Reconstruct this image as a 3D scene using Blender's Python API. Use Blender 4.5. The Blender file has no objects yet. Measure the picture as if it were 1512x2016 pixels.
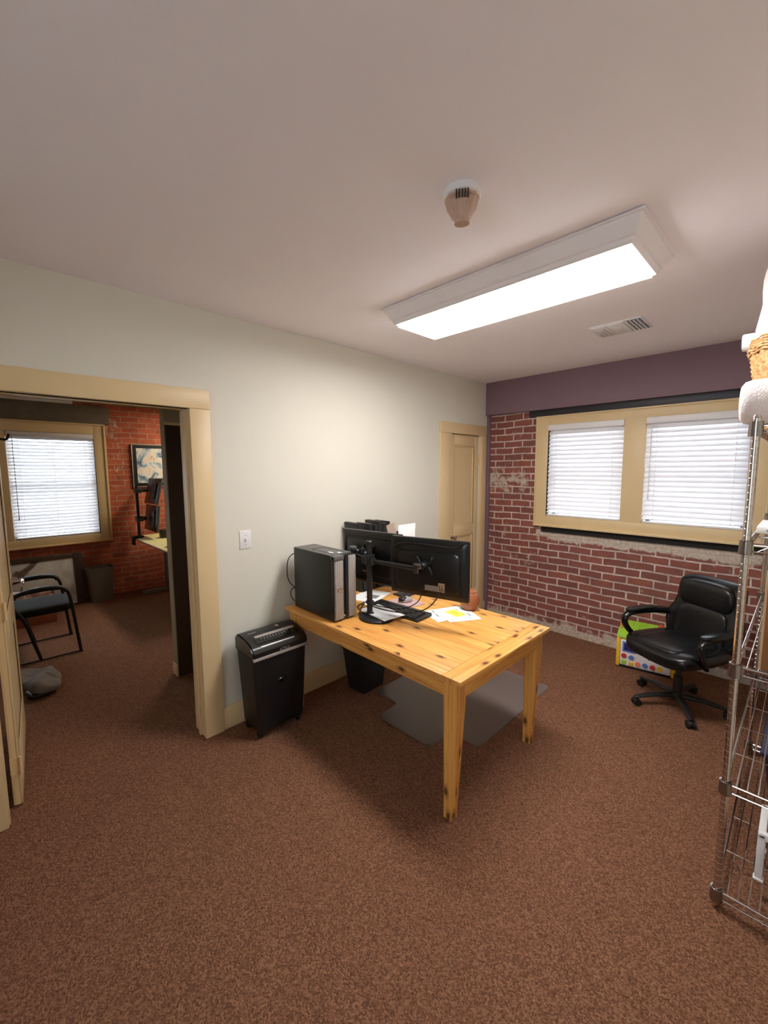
import bpy, bmesh, math, random
from mathutils import Vector, Matrix, Euler
R = math.radians
C = bpy.context.scene.collection
scene = bpy.context.scene
random.seed(7)
PI = math.pi

# ------------------------------------------------------------------ camera, sky, exposure
H = 2.642                      # ceiling height
D = 4.20                       # brick window wall
cam_d = bpy.data.cameras.new('camera')
cam = bpy.data.objects.new('camera', cam_d); C.objects.link(cam)
scene.camera = cam
cam_d.sensor_fit = 'VERTICAL'; cam_d.sensor_height = 24.0
cam_d.lens = 817.47 / 2016 * 24.0
cam_d.clip_start = 0.02; cam_d.clip_end = 200
_yaw, _pitch, _roll = 0.7947, 0.1031, -0.005
_f = Vector((-math.sin(_yaw) * math.cos(_pitch), math.cos(_yaw) * math.cos(_pitch), -math.sin(_pitch)))
_r = _f.cross(Vector((0, 0, 1))).normalized(); _u = _r.cross(_f)
_r2 = _r * math.cos(_roll) + _u * math.sin(_roll); _u2 = -_r * math.sin(_roll) + _u * math.cos(_roll)
_m = Matrix((_r2, _u2, -_f)).transposed().to_4x4(); _m.translation = Vector((2.5801, 0.0, 1.70))
cam.matrix_world = _m

world = bpy.data.worlds.new('sky'); scene.world = world; world.use_nodes = True
_bg = world.node_tree.nodes['Background']
_bg.inputs['Color'].default_value = (0.83, 0.91, 1.0, 1); _bg.inputs['Strength'].default_value = 4.3
LAMP = 15.0                    # main fixture's lens
LAMP2 = 16.0                    # ceiling lamp of the office beyond the doorway
scene.view_settings.view_transform = 'Standard'; scene.view_settings.look = 'None'
scene.view_settings.exposure = 1.54; scene.view_settings.gamma = 1.0
scene.view_settings.use_curve_mapping = False
try:
    scene.cycles.use_denoising = True
    scene.cycles.max_bounces = 10; scene.cycles.diffuse_bounces = 6
    scene.cycles.transparent_max_bounces = 12
    scene.cycles.sample_clamp_indirect = 6.0
except Exception: pass

# ------------------------------------------------------------------ materials
def lin(c): return tuple((x / 12.92 if x <= .04045 else ((x + .055) / 1.055) ** 2.4) for x in [v / 255 for v in c])
def newmat(name):
    m = bpy.data.materials.new(name); m.use_nodes = True
    nt = m.node_tree; return m, nt, nt.nodes['Principled BSDF']
def N(nt, t, **kw):
    n = nt.nodes.new(t)
    for k, v in kw.items():
        if k.startswith('i_'): n.inputs[k[2:].replace('_', ' ')].default_value = v
        else: setattr(n, k, v)
    return n
def mixc(nt, fac, a, b, mode='MIX'):
    n = nt.nodes.new('ShaderNodeMix'); n.data_type = 'RGBA'; n.blend_type = mode
    for sock, v in ((0, fac), (6, a), (7, b)):
        if isinstance(v, bpy.types.NodeSocket): nt.links.new(v, n.inputs[sock])
        elif sock == 0: n.inputs[0].default_value = v
        else: n.inputs[sock].default_value = (*v, 1)
    return n.outputs[2]
def mth(nt, op, a, b=None, c=None, clamp=False):
    n = nt.nodes.new('ShaderNodeMath'); n.operation = op; n.use_clamp = clamp
    for i, v in enumerate((a, b, c)):
        if v is None: continue
        if isinstance(v, bpy.types.NodeSocket): nt.links.new(v, n.inputs[i])
        else: n.inputs[i].default_value = v
    return n.outputs[0]
def ramp(nt, fac, stops):
    n = nt.nodes.new('ShaderNodeValToRGB'); e = n.color_ramp.elements
    while len(e) < len(stops): e.new(0.5)
    for el, (p, c) in zip(e, stops): el.position = p; el.color = (*c, 1) if len(c) == 3 else c
    nt.links.new(fac, n.inputs[0]); return n.outputs[0]
def noise(nt, vec, scale, detail=3, rough=.55, dist=0):
    n = N(nt, 'ShaderNodeTexNoise'); n.inputs['Scale'].default_value = scale; n.inputs['Detail'].default_value = detail
    n.inputs['Roughness'].default_value = rough; n.inputs['Distortion'].default_value = dist
    if vec: nt.links.new(vec, n.inputs['Vector'])
    return n
def objco(nt, scale=None, rot=None, loc=None):
    t = N(nt, 'ShaderNodeTexCoord'); v = t.outputs['Object']
    if scale or rot or loc:
        mp = N(nt, 'ShaderNodeMapping')
        if scale: mp.inputs['Scale'].default_value = scale
        if rot: mp.inputs['Rotation'].default_value = rot
        if loc: mp.inputs['Location'].default_value = loc
        nt.links.new(v, mp.inputs['Vector']); v = mp.outputs[0]
    return v
def bump(nt, b, h, strength, dist=.002):
    n = N(nt, 'ShaderNodeBump'); n.inputs['Strength'].default_value = strength; n.inputs['Distance'].default_value = dist
    nt.links.new(h, n.inputs['Height']); nt.links.new(n.outputs[0], b.inputs['Normal'])
def mat(name, col, rough=.5, metal=0, var=.06, nscale=25, bmp=0, bscale=200, coat=0, spec=None, dist=.001):
    """plain surface with faint procedural mottling and optional fine grain"""
    m, nt, b = newmat(name); c = lin(col); v = objco(nt)
    n = noise(nt, v, nscale)
    nt.links.new(mixc(nt, n.outputs['Fac'], tuple(x * (1 - var) for x in c), tuple(min(1, x * (1 + var)) for x in c)), b.inputs['Base Color'])
    b.inputs['Roughness'].default_value = rough; b.inputs['Metallic'].default_value = metal
    if coat: b.inputs['Coat Weight'].default_value = coat
    if spec is not None: b.inputs['Specular IOR Level'].default_value = spec
    if bmp:
        g = noise(nt, v, bscale, 2); bump(nt, b, g.outputs['Fac'], bmp, dist)
    return m
def emis(name, col, s):
    m, nt, b = newmat(name)
    b.inputs['Base Color'].default_value = (.9, .9, .9, 1)
    b.inputs['Emission Color'].default_value = (*col, 1); b.inputs['Emission Strength'].default_value = s
    return m

M = {}
M['wall'] = mat('greige_wall_paint', (220, 216, 202), .75, var=.015, nscale=3, bmp=.15, bscale=350)
M['ceiling'] = mat('ceiling_paint', (247, 242, 246), .85, var=.015, nscale=4, bmp=.25, bscale=260)
M['olive'] = mat('olive_wall_paint', (170, 160, 130), .7, var=.02, nscale=4, bmp=.12, bscale=350)
M['khaki'] = mat('khaki_trim_paint', (222, 196, 150), .42, var=.03, nscale=8, bmp=.06, bscale=90)
M['mauve'] = mat('mauve_soffit_paint', (132, 106, 116), .6, var=.04, nscale=5, bmp=.15, bscale=220)
M['lintel'] = mat('dark_steel_lintel', (52, 50, 54), .45, .3, var=.15, nscale=14)
M['blackstrip'] = mat('near_black_strip', (26, 22, 21), .8)  # even near-black for the strip below the window casing
M['shadepanel_frame'] = mat('shade_brown_panel_and_frame', (66, 48, 32), .55, var=.08)  # door panel's shade painted into this brown; true brown on the canvas frame
M['concrete'] = mat('grey_concrete', (112, 104, 92), .85, var=.35, nscale=7, bmp=.4, bscale=60)
M['white'] = mat('white_paint', (232, 230, 230), .4, var=.01)
M['fixture'] = mat('white_fixture', (236, 232, 234), .45, var=.01)
M['grille'] = mat('grille_shadow', (92, 104, 122), .6)
M['beige_plastic'] = mat('beige_film', (196, 164, 146), .25, var=.12, nscale=40)
M['slotdark'] = mat('dark_slot', (50, 42, 40), .7)
M['black'] = mat('black_plastic', (24, 24, 25), .42, var=.1)
M['blacksat'] = mat('black_satin_plastic', (17, 17, 18), .3, var=.1)
M['tower'] = mat('dark_painted_steel', (37, 39, 36), .45, var=.05, bmp=.05, bscale=500)
M['towergrey'] = mat('grey_bezel_plastic', (92, 90, 88), .45)
M['gloss'] = mat('gloss_black', (12, 12, 13), .16, var=.05)
M['silver'] = mat('silver_plastic', (176, 168, 164), .35, .3)
M['chrome'] = mat('chrome', (205, 198, 194), .16, 1.0, var=.03)
M['darkchrome'] = mat('collar_grey', (150, 142, 138), .24, .95)
M['leather'] = mat('black_leather', (13, 13, 15), .27, var=.2, nscale=14, bmp=.3, bscale=140, dist=.002)
M['leatherpanel'] = mat('black_leather_soft', (15, 15, 17), .33, var=.2, nscale=9, bmp=.5, bscale=45, dist=.003)
M['fabric'] = mat('dark_green_fabric', (22, 23, 17), .95, var=.15, bmp=.4, bscale=600)
M['paper'] = mat('white_paper', (238, 238, 238), .7, var=.01)
M['greypaper'] = mat('grey_paper', (128, 122, 118), .7)
M['kraft'] = mat('kraft_folder', (160, 140, 126), .8, var=.12)
M['yellow'] = mat('yellow_note', (238, 232, 70), .7)
M['pink'] = mat('pink_mouse_pad', (190, 158, 156), .8, var=.2, nscale=30)
M['cardboard'] = mat('cardboard', (150, 104, 66), .85, var=.08, nscale=12)
M['cardedge'] = mat('cardboard_edge', (214, 178, 138), .85)
M['mint'] = mat('green_white_wrap', (186, 204, 152), .5, var=.3, nscale=45)
M['navy'] = mat('navy_plastic', (34, 30, 66), .4)
M['screen'] = mat('dark_screen', (8, 8, 10), .12)
M['rubber'] = mat('black_rubber', (14, 14, 14), .6)
M['binplastic'] = mat('grey_bin_plastic', (112, 106, 100), .5)
M['toygreen'] = mat('lime_toy_plastic', (160, 205, 60), .35)
M['toyyellow'] = mat('yellow_toy_plastic', (240, 190, 50), .35)
M['toywhite'] = mat('white_toy_plastic', (240, 232, 228), .35)
M['toypurple'] = mat('purple_toy_screen', (50, 40, 110), .2)
M['toyred'] = mat('red_toy_plastic', (200, 60, 60), .3)
M['toyblue'] = mat('blue_toy_plastic', (90, 130, 190), .3)
M['toyorange'] = mat('orange_toy_plastic', (235, 130, 90), .3)
M['brownround'] = mat('brown_leather', (150, 88, 58), .35, var=.15)
M['desk2'] = mat('cream_laminate', (206, 200, 140), .5)
M['cloth'] = mat('grey_cloth', (128, 120, 114), .9, var=.2, nscale=10, bmp=.5, bscale=300)
M['woodred'] = mat('reddish_wood', (150, 84, 56), .6, var=.2)
M['bag'] = mat('white_plastic_bag', (240, 234, 234), .35, var=.03)
M['tissue'] = mat('pinkish_tissue', (210, 190, 186), .8)

def quilt_mat():
    m, nt, b = newmat('quilted_paper_towel'); v = objco(nt, scale=(1, 1, 1))
    vo = N(nt, 'ShaderNodeTexVoronoi', feature='DISTANCE_TO_EDGE'); vo.inputs['Scale'].default_value = 85; nt.links.new(v, vo.inputs['Vector'])
    h = ramp(nt, vo.outputs['Distance'], [(0, (0, 0, 0)), (.18, (1, 1, 1))])
    b.inputs['Base Color'].default_value = (*lin((240, 230, 228)), 1); b.inputs['Roughness'].default_value = .9
    bump(nt, b, h, .4, .0025); return m
M['quilt'] = quilt_mat()

def carpet_mat():
    m, nt, b = newmat('brown_loop_carpet'); v = objco(nt)
    vo = N(nt, 'ShaderNodeTexVoronoi', feature='F1'); vo.inputs['Scale'].default_value = 190; nt.links.new(v, vo.inputs['Vector'])
    n1 = noise(nt, v, 120, 3, .7); n2 = noise(nt, v, 1.3, 3); n3 = noise(nt, v, 9, 2)
    sep = N(nt, 'ShaderNodeSeparateColor'); nt.links.new(vo.outputs['Color'], sep.inputs[0])
    a = mth(nt, 'ADD', mth(nt, 'MULTIPLY', sep.outputs[0], .55), mth(nt, 'MULTIPLY', n1.outputs['Fac'], .55))
    c = ramp(nt, a, [(.15, lin((80, 51, 38))), (.5, lin((128, 88, 67))), (.9, lin((170, 126, 98)))])
    c2 = mixc(nt, mth(nt, 'MULTIPLY', n2.outputs['Fac'], .30), c, lin((92, 62, 44)))
    c3 = mixc(nt, mth(nt, 'MULTIPLY', n3.outputs['Fac'], .14), c2, lin((120, 76, 50)))
    nt.links.new(c3, b.inputs['Base Color']); b.inputs['Roughness'].default_value = 1.0; b.inputs['Specular IOR Level'].default_value = .1
    bump(nt, b, mth(nt, 'ADD', mth(nt, 'MULTIPLY', vo.outputs['Distance'], -1.0), n1.outputs['Fac']), .8, .006)
    return m
M['carpet'] = carpet_mat()

def brick_mat(name, axis, red, mortar, plaster):
    """running bond brick; plaster smears as worn patches"""
    m, nt, b = newmat(name); v = objco(nt)
    sx = N(nt, 'ShaderNodeSeparateXYZ'); nt.links.new(v, sx.inputs[0])
    wob = noise(nt, v, 2.2, 2); wobs = mth(nt, 'MULTIPLY', mth(nt, 'SUBTRACT', wob.outputs['Fac'], .5), .035)
    cb = N(nt, 'ShaderNodeCombineXYZ'); nt.links.new(sx.outputs[axis], cb.inputs[0])
    nt.links.new(mth(nt, 'ADD', sx.outputs[2], wobs), cb.inputs[1])
    fine = noise(nt, v, 28, 3); fv = N(nt, 'ShaderNodeVectorMath', operation='SCALE'); nt.links.new(fine.outputs['Color'], fv.inputs[0]); fv.inputs['Scale'].default_value = .010
    ad = N(nt, 'ShaderNodeVectorMath', operation='ADD'); nt.links.new(cb.outputs[0], ad.inputs[0]); nt.links.new(fv.outputs[0], ad.inputs[1])
    br = N(nt, 'ShaderNodeTexBrick'); nt.links.new(ad.outputs[0], br.inputs['Vector'])
    br.offset = .5; br.inputs['Scale'].default_value = 1.0; br.inputs['Brick Width'].default_value = .212; br.inputs['Row Height'].default_value = .0715
    br.inputs['Mortar Size'].default_value = .0075; br.inputs['Mortar Smooth'].default_value = .25; br.inputs['Bias'].default_value = -.1
    br.inputs['Color1'].default_value = (*lin(red[0]), 1); br.inputs['Color2'].default_value = (*lin(red[1]), 1); br.inputs['Mortar'].default_value = (*lin(mortar), 1)
    grime = noise(nt, v, 7, 4, .65); soot = noise(nt, v, 40, 3, .6)
    c = mixc(nt, ramp(nt, grime.outputs['Fac'], [(.42, (0, 0, 0)), (.7, (.55, .55, .55))]), br.outputs['Color'], lin(red[2]))
    c = mixc(nt, mth(nt, 'MULTIPLY', soot.outputs['Fac'], .25), c, lin((60, 40, 36)))
    pn = noise(nt, v, 6, 5, .7); pn2 = noise(nt, v, 19, 3, .6)
    pmix = mth(nt, 'ADD', mth(nt, 'MULTIPLY', pn.outputs['Fac'], .65), mth(nt, 'MULTIPLY', pn2.outputs['Fac'], .35))
    thr = mth(nt, 'SUBTRACT', pmix, .615)
    for (axs, lo, hi, axl, xlo, xhi, gain) in plaster:
        z = sx.outputs[2]; mid = (lo + hi) / 2; half = (hi - lo) / 2
        tz = mth(nt, 'SUBTRACT', 1.0, mth(nt, 'DIVIDE', mth(nt, 'ABSOLUTE', mth(nt, 'SUBTRACT', z, mid)), half), clamp=True)
        mx = (xlo + xhi) / 2; hx = (xhi - xlo) / 2
        tx = mth(nt, 'SUBTRACT', 1.0, mth(nt, 'DIVIDE', mth(nt, 'ABSOLUTE', mth(nt, 'SUBTRACT', sx.outputs[axis], mx)), hx), clamp=True)
        tx = mth(nt, 'MULTIPLY', tx, 6.0, clamp=True)
        thr = mth(nt, 'ADD', thr, mth(nt, 'MULTIPLY', mth(nt, 'MULTIPLY', tz, tx), gain))
    pl = ramp(nt, mth(nt, 'MULTIPLY', thr, 9.0, clamp=True), [(0, (0, 0, 0)), (1, (1, 1, 1))])
    pc = ramp(nt, soot.outputs['Fac'], [(.3, lin((172, 154, 138))), (.7, lin((214, 200, 184)))])
    c = mixc(nt, pl, c, pc)
    nt.links.new(c, b.inputs['Base Color']); b.inputs['Roughness'].default_value = .85
    hgt = mth(nt, 'SUBTRACT', mth(nt, 'MULTIPLY', soot.outputs['Fac'], .5), mth(nt, 'MULTIPLY', br.outputs['Fac'], 1.2))
    hgt = mth(nt, 'ADD', hgt, mth(nt, 'MULTIPLY', pl, .9))
    bump(nt, b, hgt, .8, .006)
    return m
M['brick'] = brick_mat('old_red_brick', 0, [(158, 92, 78), (132, 80, 70), (108, 72, 66)], (226, 208, 198),
    [(2, .93, 1.17, 0, .56, 2.9, .75), (2, -.12, .17, 0, -.2, 3, .30), (2, 1.38, 1.78, 0, -.2, .70, .20), (2, 1.85, 2.35, 0, -.1, .66, .06), (2, .3, 1.1, 0, -.1, .7, .07)])
M['brick2'] = brick_mat('orange_red_brick', 1, [(204, 104, 68), (176, 84, 56), (130, 72, 54)], (196, 150, 124),
    [(2, 1.9, 2.6, 0, 1.1, 1.45, .14), (2, 1.2, 2.4, 0, 1.2, 1.5, .10)])

def pine_mat():
    """knotty pine boards running along local x"""
    m, nt, b = newmat('knotty_pine'); v = objco(nt); sx = N(nt, 'ShaderNodeSeparateXYZ'); nt.links.new(v, sx.inputs[0])
    W = .103
    bi = mth(nt, 'FLOOR', mth(nt, 'DIVIDE', sx.outputs[1], W)); fr = mth(nt, 'FRACT', mth(nt, 'DIVIDE', sx.outputs[1], W))
    wn = N(nt, 'ShaderNodeTexWhiteNoise', noise_dimensions='1D'); nt.links.new(bi, wn.inputs['W'])
    off = N(nt, 'ShaderNodeCombineXYZ'); nt.links.new(mth(nt, 'MULTIPLY', wn.outputs['Value'], 7.0), off.inputs[0]); nt.links.new(mth(nt, 'MULTIPLY', bi, 2.7), off.inputs[2])
    ad = N(nt, 'ShaderNodeVectorMath', operation='ADD'); nt.links.new(v, ad.inputs[0]); nt.links.new(off.outputs[0], ad.inputs[1])
    mp = N(nt, 'ShaderNodeMapping'); mp.inputs['Scale'].default_value = (1.3, 34, 34); nt.links.new(ad.outputs[0], mp.inputs['Vector'])
    g = noise(nt, mp.outputs[0], 2.2, 4, .6, .6)
    c = ramp(nt, g.outputs['Fac'], [(.3, lin((198, 128, 58))), (.5, lin((230, 168, 84))), (.72, lin((244, 192, 112)))])
    c = mixc(nt, mth(nt, 'MULTIPLY', wn.outputs['Value'], .35), c, lin((206, 132, 70)))
    sk_ = N(nt, 'ShaderNodeSeparateXYZ'); nt.links.new(ad.outputs[0], sk_.inputs[0])
    ck = N(nt, 'ShaderNodeCombineXYZ'); nt.links.new(sk_.outputs[0], ck.inputs[0]); nt.links.new(mth(nt, 'ADD', sx.outputs[1], sx.outputs[2]), ck.inputs[1])
    mk = N(nt, 'ShaderNodeMapping'); mk.inputs['Scale'].default_value = (4.2, 9.5, 1); nt.links.new(ck.outputs[0], mk.inputs['Vector'])
    vo = N(nt, 'ShaderNodeTexVoronoi', feature='F1', voronoi_dimensions='2D'); vo.inputs['Scale'].default_value = 1.0; vo.inputs['Randomness'].default_value = 1.0
    wv = noise(nt, v, 30, 2); mv = N(nt, 'ShaderNodeVectorMath', operation='SCALE'); mv.inputs['Scale'].default_value = .10; nt.links.new(wv.outputs['Color'], mv.inputs[0])
    av = N(nt, 'ShaderNodeVectorMath', operation='ADD'); nt.links.new(mk.outputs[0], av.inputs[0]); nt.links.new(mv.outputs[0], av.inputs[1]); nt.links.new(av.outputs[0], vo.inputs['Vector'])
    sepc = N(nt, 'ShaderNodeSeparateColor'); nt.links.new(vo.outputs['Color'], sepc.inputs[0])
    on = mth(nt, 'GREATER_THAN', sepc.outputs[0], .36)
    kn = ramp(nt, vo.outputs['Distance'], [(.06, (1, 1, 1)), (.10, (.5, .5, .5)), (.20, (0, 0, 0))])
    knf = mth(nt, 'MULTIPLY', kn, mth(nt, 'MULTIPLY', on, .95))
    c = mixc(nt, knf, c, lin((78, 34, 12)))
    gap = mth(nt, 'LESS_THAN', mth(nt, 'ABSOLUTE', mth(nt, 'SUBTRACT', fr, .5)), .488)
    c = mixc(nt, gap, lin((158, 96, 44)), c)
    nt.links.new(c, b.inputs['Base Color']); b.inputs['Roughness'].default_value = .42
    bump(nt, b, gap, .3, .001); return m
M['pine'] = pine_mat()

def matplastic():
    m, nt, b = newmat('clear_chair_mat_vinyl'); nt.nodes.remove(b); out = nt.nodes['Material Output']
    v = objco(nt); n = noise(nt, v, 260, 1)
    tr = N(nt, 'ShaderNodeBsdfTransparent'); tr.inputs[0].default_value = (.86, .85, .84, 1)
    df = N(nt, 'ShaderNodeBsdfDiffuse'); df.inputs[0].default_value = (*lin((160, 138, 126)), 1)
    gl = N(nt, 'ShaderNodeBsdfGlossy'); gl.inputs['Roughness'].default_value = .28; gl.inputs[0].default_value = (.9, .9, .9, 1)
    bp = N(nt, 'ShaderNodeBump'); bp.inputs['Strength'].default_value = .25; bp.inputs['Distance'].default_value = .002; nt.links.new(n.outputs['Fac'], bp.inputs['Height']); nt.links.new(bp.outputs[0], gl.inputs['Normal'])
    m1 = N(nt, 'ShaderNodeMixShader'); m1.inputs[0].default_value = .26; nt.links.new(tr.outputs[0], m1.inputs[1]); nt.links.new(df.outputs[0], m1.inputs[2])
    fr = N(nt, 'ShaderNodeFresnel'); fr.inputs[0].default_value = 1.5
    m2 = N(nt, 'ShaderNodeMixShader'); nt.links.new(fr.outputs[0], m2.inputs[0]); nt.links.new(m1.outputs[0], m2.inputs[1]); nt.links.new(gl.outputs[0], m2.inputs[2])
    nt.links.new(m2.outputs[0], out.inputs[0]); return m
M['vinyl'] = matplastic()

def slatmat():
    m, nt, b = newmat('white_blind_slat'); nt.nodes.remove(b); out = nt.nodes['Material Output']
    v = objco(nt); n = noise(nt, v, 20, 2)
    col = mixc(nt, n.outputs['Fac'], lin((236, 234, 236)), lin((244, 242, 244)))
    df = N(nt, 'ShaderNodeBsdfDiffuse'); nt.links.new(col, df.inputs[0])
    tl = N(nt, 'ShaderNodeBsdfTranslucent'); nt.links.new(col, tl.inputs[0])
    mx = N(nt, 'ShaderNodeMixShader'); mx.inputs[0].default_value = .11; nt.links.new(df.outputs[0], mx.inputs[1]); nt.links.new(tl.outputs[0], mx.inputs[2])
    nt.links.new(mx.outputs[0], out.inputs[0]); return m
M['slat'] = slatmat()

def glassmat():
    m, nt, b = newmat('window_glass'); nt.nodes.remove(b); out = nt.nodes['Material Output']
    tr = N(nt, 'ShaderNodeBsdfTransparent'); tr.inputs[0].default_value = (.93, .95, .95, 1)
    gl = N(nt, 'ShaderNodeBsdfGlossy'); gl.inputs['Roughness'].default_value = .02
    fr = N(nt, 'ShaderNodeFresnel'); fr.inputs[0].default_value = 1.45
    mx = N(nt, 'ShaderNodeMixShader'); nt.links.new(fr.outputs[0], mx.inputs[0]); nt.links.new(tr.outputs[0], mx.inputs[1]); nt.links.new(gl.outputs[0], mx.inputs[2])
    nt.links.new(mx.outputs[0], out.inputs[0]); return m
M['glass'] = glassmat()

def artmat():
    m, nt, b = newmat('abstract_swirl_art'); v = objco(nt)
    n = noise(nt, v, 3.2, 5, .6, 2.2)
    c = ramp(nt, n.outputs['Fac'], [(.28, lin((40, 44, 52))), (.38, lin((96, 116, 136))), (.46, lin((168, 186, 200))), (.54, lin((232, 226, 218))), (.66, lin((226, 204, 178))), (.74, lin((30, 30, 34)))])
    nt.links.new(c, b.inputs['Base Color']); b.inputs['Roughness'].default_value = .4; return m
M['art'] = artmat()
def canvasmat():
    m, nt, b = newmat('grey_abstract_canvas'); v = objco(nt)
    n = noise(nt, v, 2.6, 4, .6, .8)
    c = ramp(nt, n.outputs['Fac'], [(.30, lin((92, 74, 62))), (.38, lin((120, 102, 90))), (.41, lin((190, 188, 184))), (.7, lin((226, 224, 222)))])
    nt.links.new(c, b.inputs['Base Color']); b.inputs['Roughness'].default_value = .6; return m
M['canvas'] = canvasmat()
def weavemat():
    m, nt, b = newmat('willow_weave'); v = objco(nt); n = noise(nt, v, 60, 3); n2 = noise(nt, v, 9, 2)
    c = ramp(nt, n.outputs['Fac'], [(.3, lin((150, 100, 58))), (.55, lin((206, 158, 104))), (.8, lin((232, 194, 142)))])
    nt.links.new(c, b.inputs['Base Color']); b.inputs['Roughness'].default_value = .6; return m
M['weave'] = weavemat()
def meshfront():
    """perforated bezel: slanted light strips over dark"""
    m, nt, b = newmat('perforated_bezel'); v = objco(nt); sx = N(nt, 'ShaderNodeSeparateXYZ'); nt.links.new(v, sx.inputs[0])
    s = mth(nt, 'ADD', mth(nt, 'MULTIPLY', sx.outputs[1], .62), mth(nt, 'MULTIPLY', sx.outputs[2], -1.0))
    f = mth(nt, 'FRACT', mth(nt, 'MULTIPLY', s, 105.0)); t = mth(nt, 'LESS_THAN', f, .5)
    c = mixc(nt, t, lin((8, 8, 9)), lin((205, 200, 196)))
    nt.links.new(c, b.inputs['Base Color']); b.inputs['Roughness'].default_value = .35
    b.inputs['Metallic'].default_value = 0
    bump(nt, b, t, .5, .001); return m
M['perf'] = meshfront()

# ------------------------------------------------------------------ mesh helpers
class MB:
    def __init__(s): s.bm = bmesh.new()
    def box(s, lo, hi, bev=0, seg=2, rot=None, piv=None):
        lo = Vector(lo); hi = Vector(hi); c = (lo + hi) / 2; d = hi - lo
        r = bmesh.ops.create_cube(s.bm, size=1.0)['verts']
        bmesh.ops.scale(s.bm, verts=r, vec=d)
        es = list({e for v in r for e in v.link_edges})
        if bev > 0:
            g = bmesh.ops.bevel(s.bm, geom=es, offset=min(bev, min(d) * .49), segments=seg, profile=.5, affect='EDGES')
            r = list({v for f in g['faces'] for v in f.verts} | {v for v in r if v.is_valid})
        T = Matrix.Translation(c)
        if rot is not None:
            p = Vector(piv) if piv is not None else c
            T = Matrix.Translation(p) @ Euler(rot).to_matrix().to_4x4() @ Matrix.Translation(c - p)
        bmesh.ops.transform(s.bm, matrix=T, verts=r); return s
    def cyl(s, p0, p1, r0, r1=None, n=20, cap=True):
        r1 = r0 if r1 is None else r1
        return s.loft([(Vector(p0), r0, r0), (Vector(p1), r1, r1)], n, cap)
    def loft(s, secs, n=16, cap=True, up=None):
        """round sections (centre, ra, rb) swept along their centres"""
        pts = [Vector(q[0]) for q in secs]; rings = []; prev = None
        for i, (p, ra, rb) in enumerate(secs):
            t = (pts[min(i + 1, len(pts) - 1)] - pts[max(i - 1, 0)]).normalized()
            if prev is None:
                a = Vector(up) if up else (Vector((0, 0, 1)) if abs(t.z) < .9 else Vector((0, 1, 0)))
            else: a = prev
            x = (a - t * a.dot(t))
            if x.length < 1e-6: x = t.orthogonal()
            x.normalize(); y = t.cross(x); prev = x
            rings.append([s.bm.verts.new(Vector(p) + x * (ra * math.cos(2 * PI * k / n)) + y * (rb * math.sin(2 * PI * k / n))) for k in range(n)])
        for a, b in zip(rings, rings[1:]):
            for k in range(n): s.bm.faces.new((a[k], a[(k + 1) % n], b[(k + 1) % n], b[k]))
        if cap:
            s.bm.faces.new(rings[0][::-1]); s.bm.faces.new(rings[-1])
        return s
    def tube(s, pts, r, n=8, closed=False, rb=None, up=None):
        rb = rb or r
        if closed: pts = list(pts) + [pts[0]]
        return s.loft([(p, r, rb) for p in pts], n, not closed, up)
    def lathe(s, prof, n=32, c=(0, 0, 0), axis='z'):
        rings = []
        for (r, z) in prof:
            ring = []
            for k in range(n):
                a = 2 * PI * k / n; q = (r * math.cos(a), r * math.sin(a), z)
                if axis == 'x': q = (q[2], q[0], q[1])
                if axis == 'y': q = (q[0], q[2], q[1])
                ring.append(s.bm.verts.new(Vector(q) + Vector(c)))
            rings.append(ring)
        for a, b in zip(rings, rings[1:]):
            for k in range(n): s.bm.faces.new((a[k], a[(k + 1) % n], b[(k + 1) % n], b[k]))
        if prof[0][0] > 1e-6: s.bm.faces.new(rings[0][::-1])
        if prof[-1][0] > 1e-6: s.bm.faces.new(rings[-1])
        return s
    def prism(s, poly, z0, z1, f=None):
        """polygon (x,y) extruded z0..z1; f maps (x,y,z) to world"""
        f = f or (lambda x, y, z: (x, y, z))
        a = [s.bm.verts.new(f(x, y, z0)) for x, y in poly]; b = [s.bm.verts.new(f(x, y, z1)) for x, y in poly]; n = len(poly)
        s.bm.faces.new(a[::-1]); s.bm.faces.new(b)
        for k in range(n): s.bm.faces.new((a[k], a[(k + 1) % n], b[(k + 1) % n], b[k]))
        return s
    def super(s, c, r, e1=.4, e2=.4, nu=28, nv=18, fn=None):
        """rounded cushion (superellipsoid), fn deforms unit-scaled points"""
        sg = lambda w, e: math.copysign(abs(w) ** e, w)
        rings = []
        for i in range(nv + 1):
            ph = -PI / 2 + PI * i / nv; ring = []
            for k in range(nu):
                th = 2 * PI * k / nu
                p = Vector((r[0] * sg(math.cos(ph), e1) * sg(math.cos(th), e2), r[1] * sg(math.cos(ph), e1) * sg(math.sin(th), e2), r[2] * sg(math.sin(ph), e1)))
                if fn: p = Vector(fn(p))
                ring.append(s.bm.verts.new(p + Vector(c)))
            rings.append(ring)
        for a, b in zip(rings, rings[1:]):
            for k in range(nu): s.bm.faces.new((a[k], a[(k + 1) % nu], b[(k + 1) % nu], b[k]))
        return s
    def quad(s, pts):
        s.bm.faces.new([s.bm.verts.new(p) for p in pts]); return s
    def build(s, name, m, parent=None, smooth=True, ang=40, loc=None, rot=None):
        bmesh.ops.remove_doubles(s.bm, verts=s.bm.verts, dist=1e-6)
        bmesh.ops.recalc_face_normals(s.bm, faces=s.bm.faces)
        me = bpy.data.meshes.new(name); s.bm.to_mesh(me); s.bm.free()
        if smooth:
            for p in me.polygons: p.use_smooth = True
            me.set_sharp_from_angle(angle=R(ang))
        me.materials.append(M[m] if isinstance(m, str) else m)
        o = bpy.data.objects.new(name, me); C.objects.link(o)
        if parent: o.parent = parent
        if loc: o.location = loc
        if rot: o.rotation_euler = rot
        return o
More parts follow.
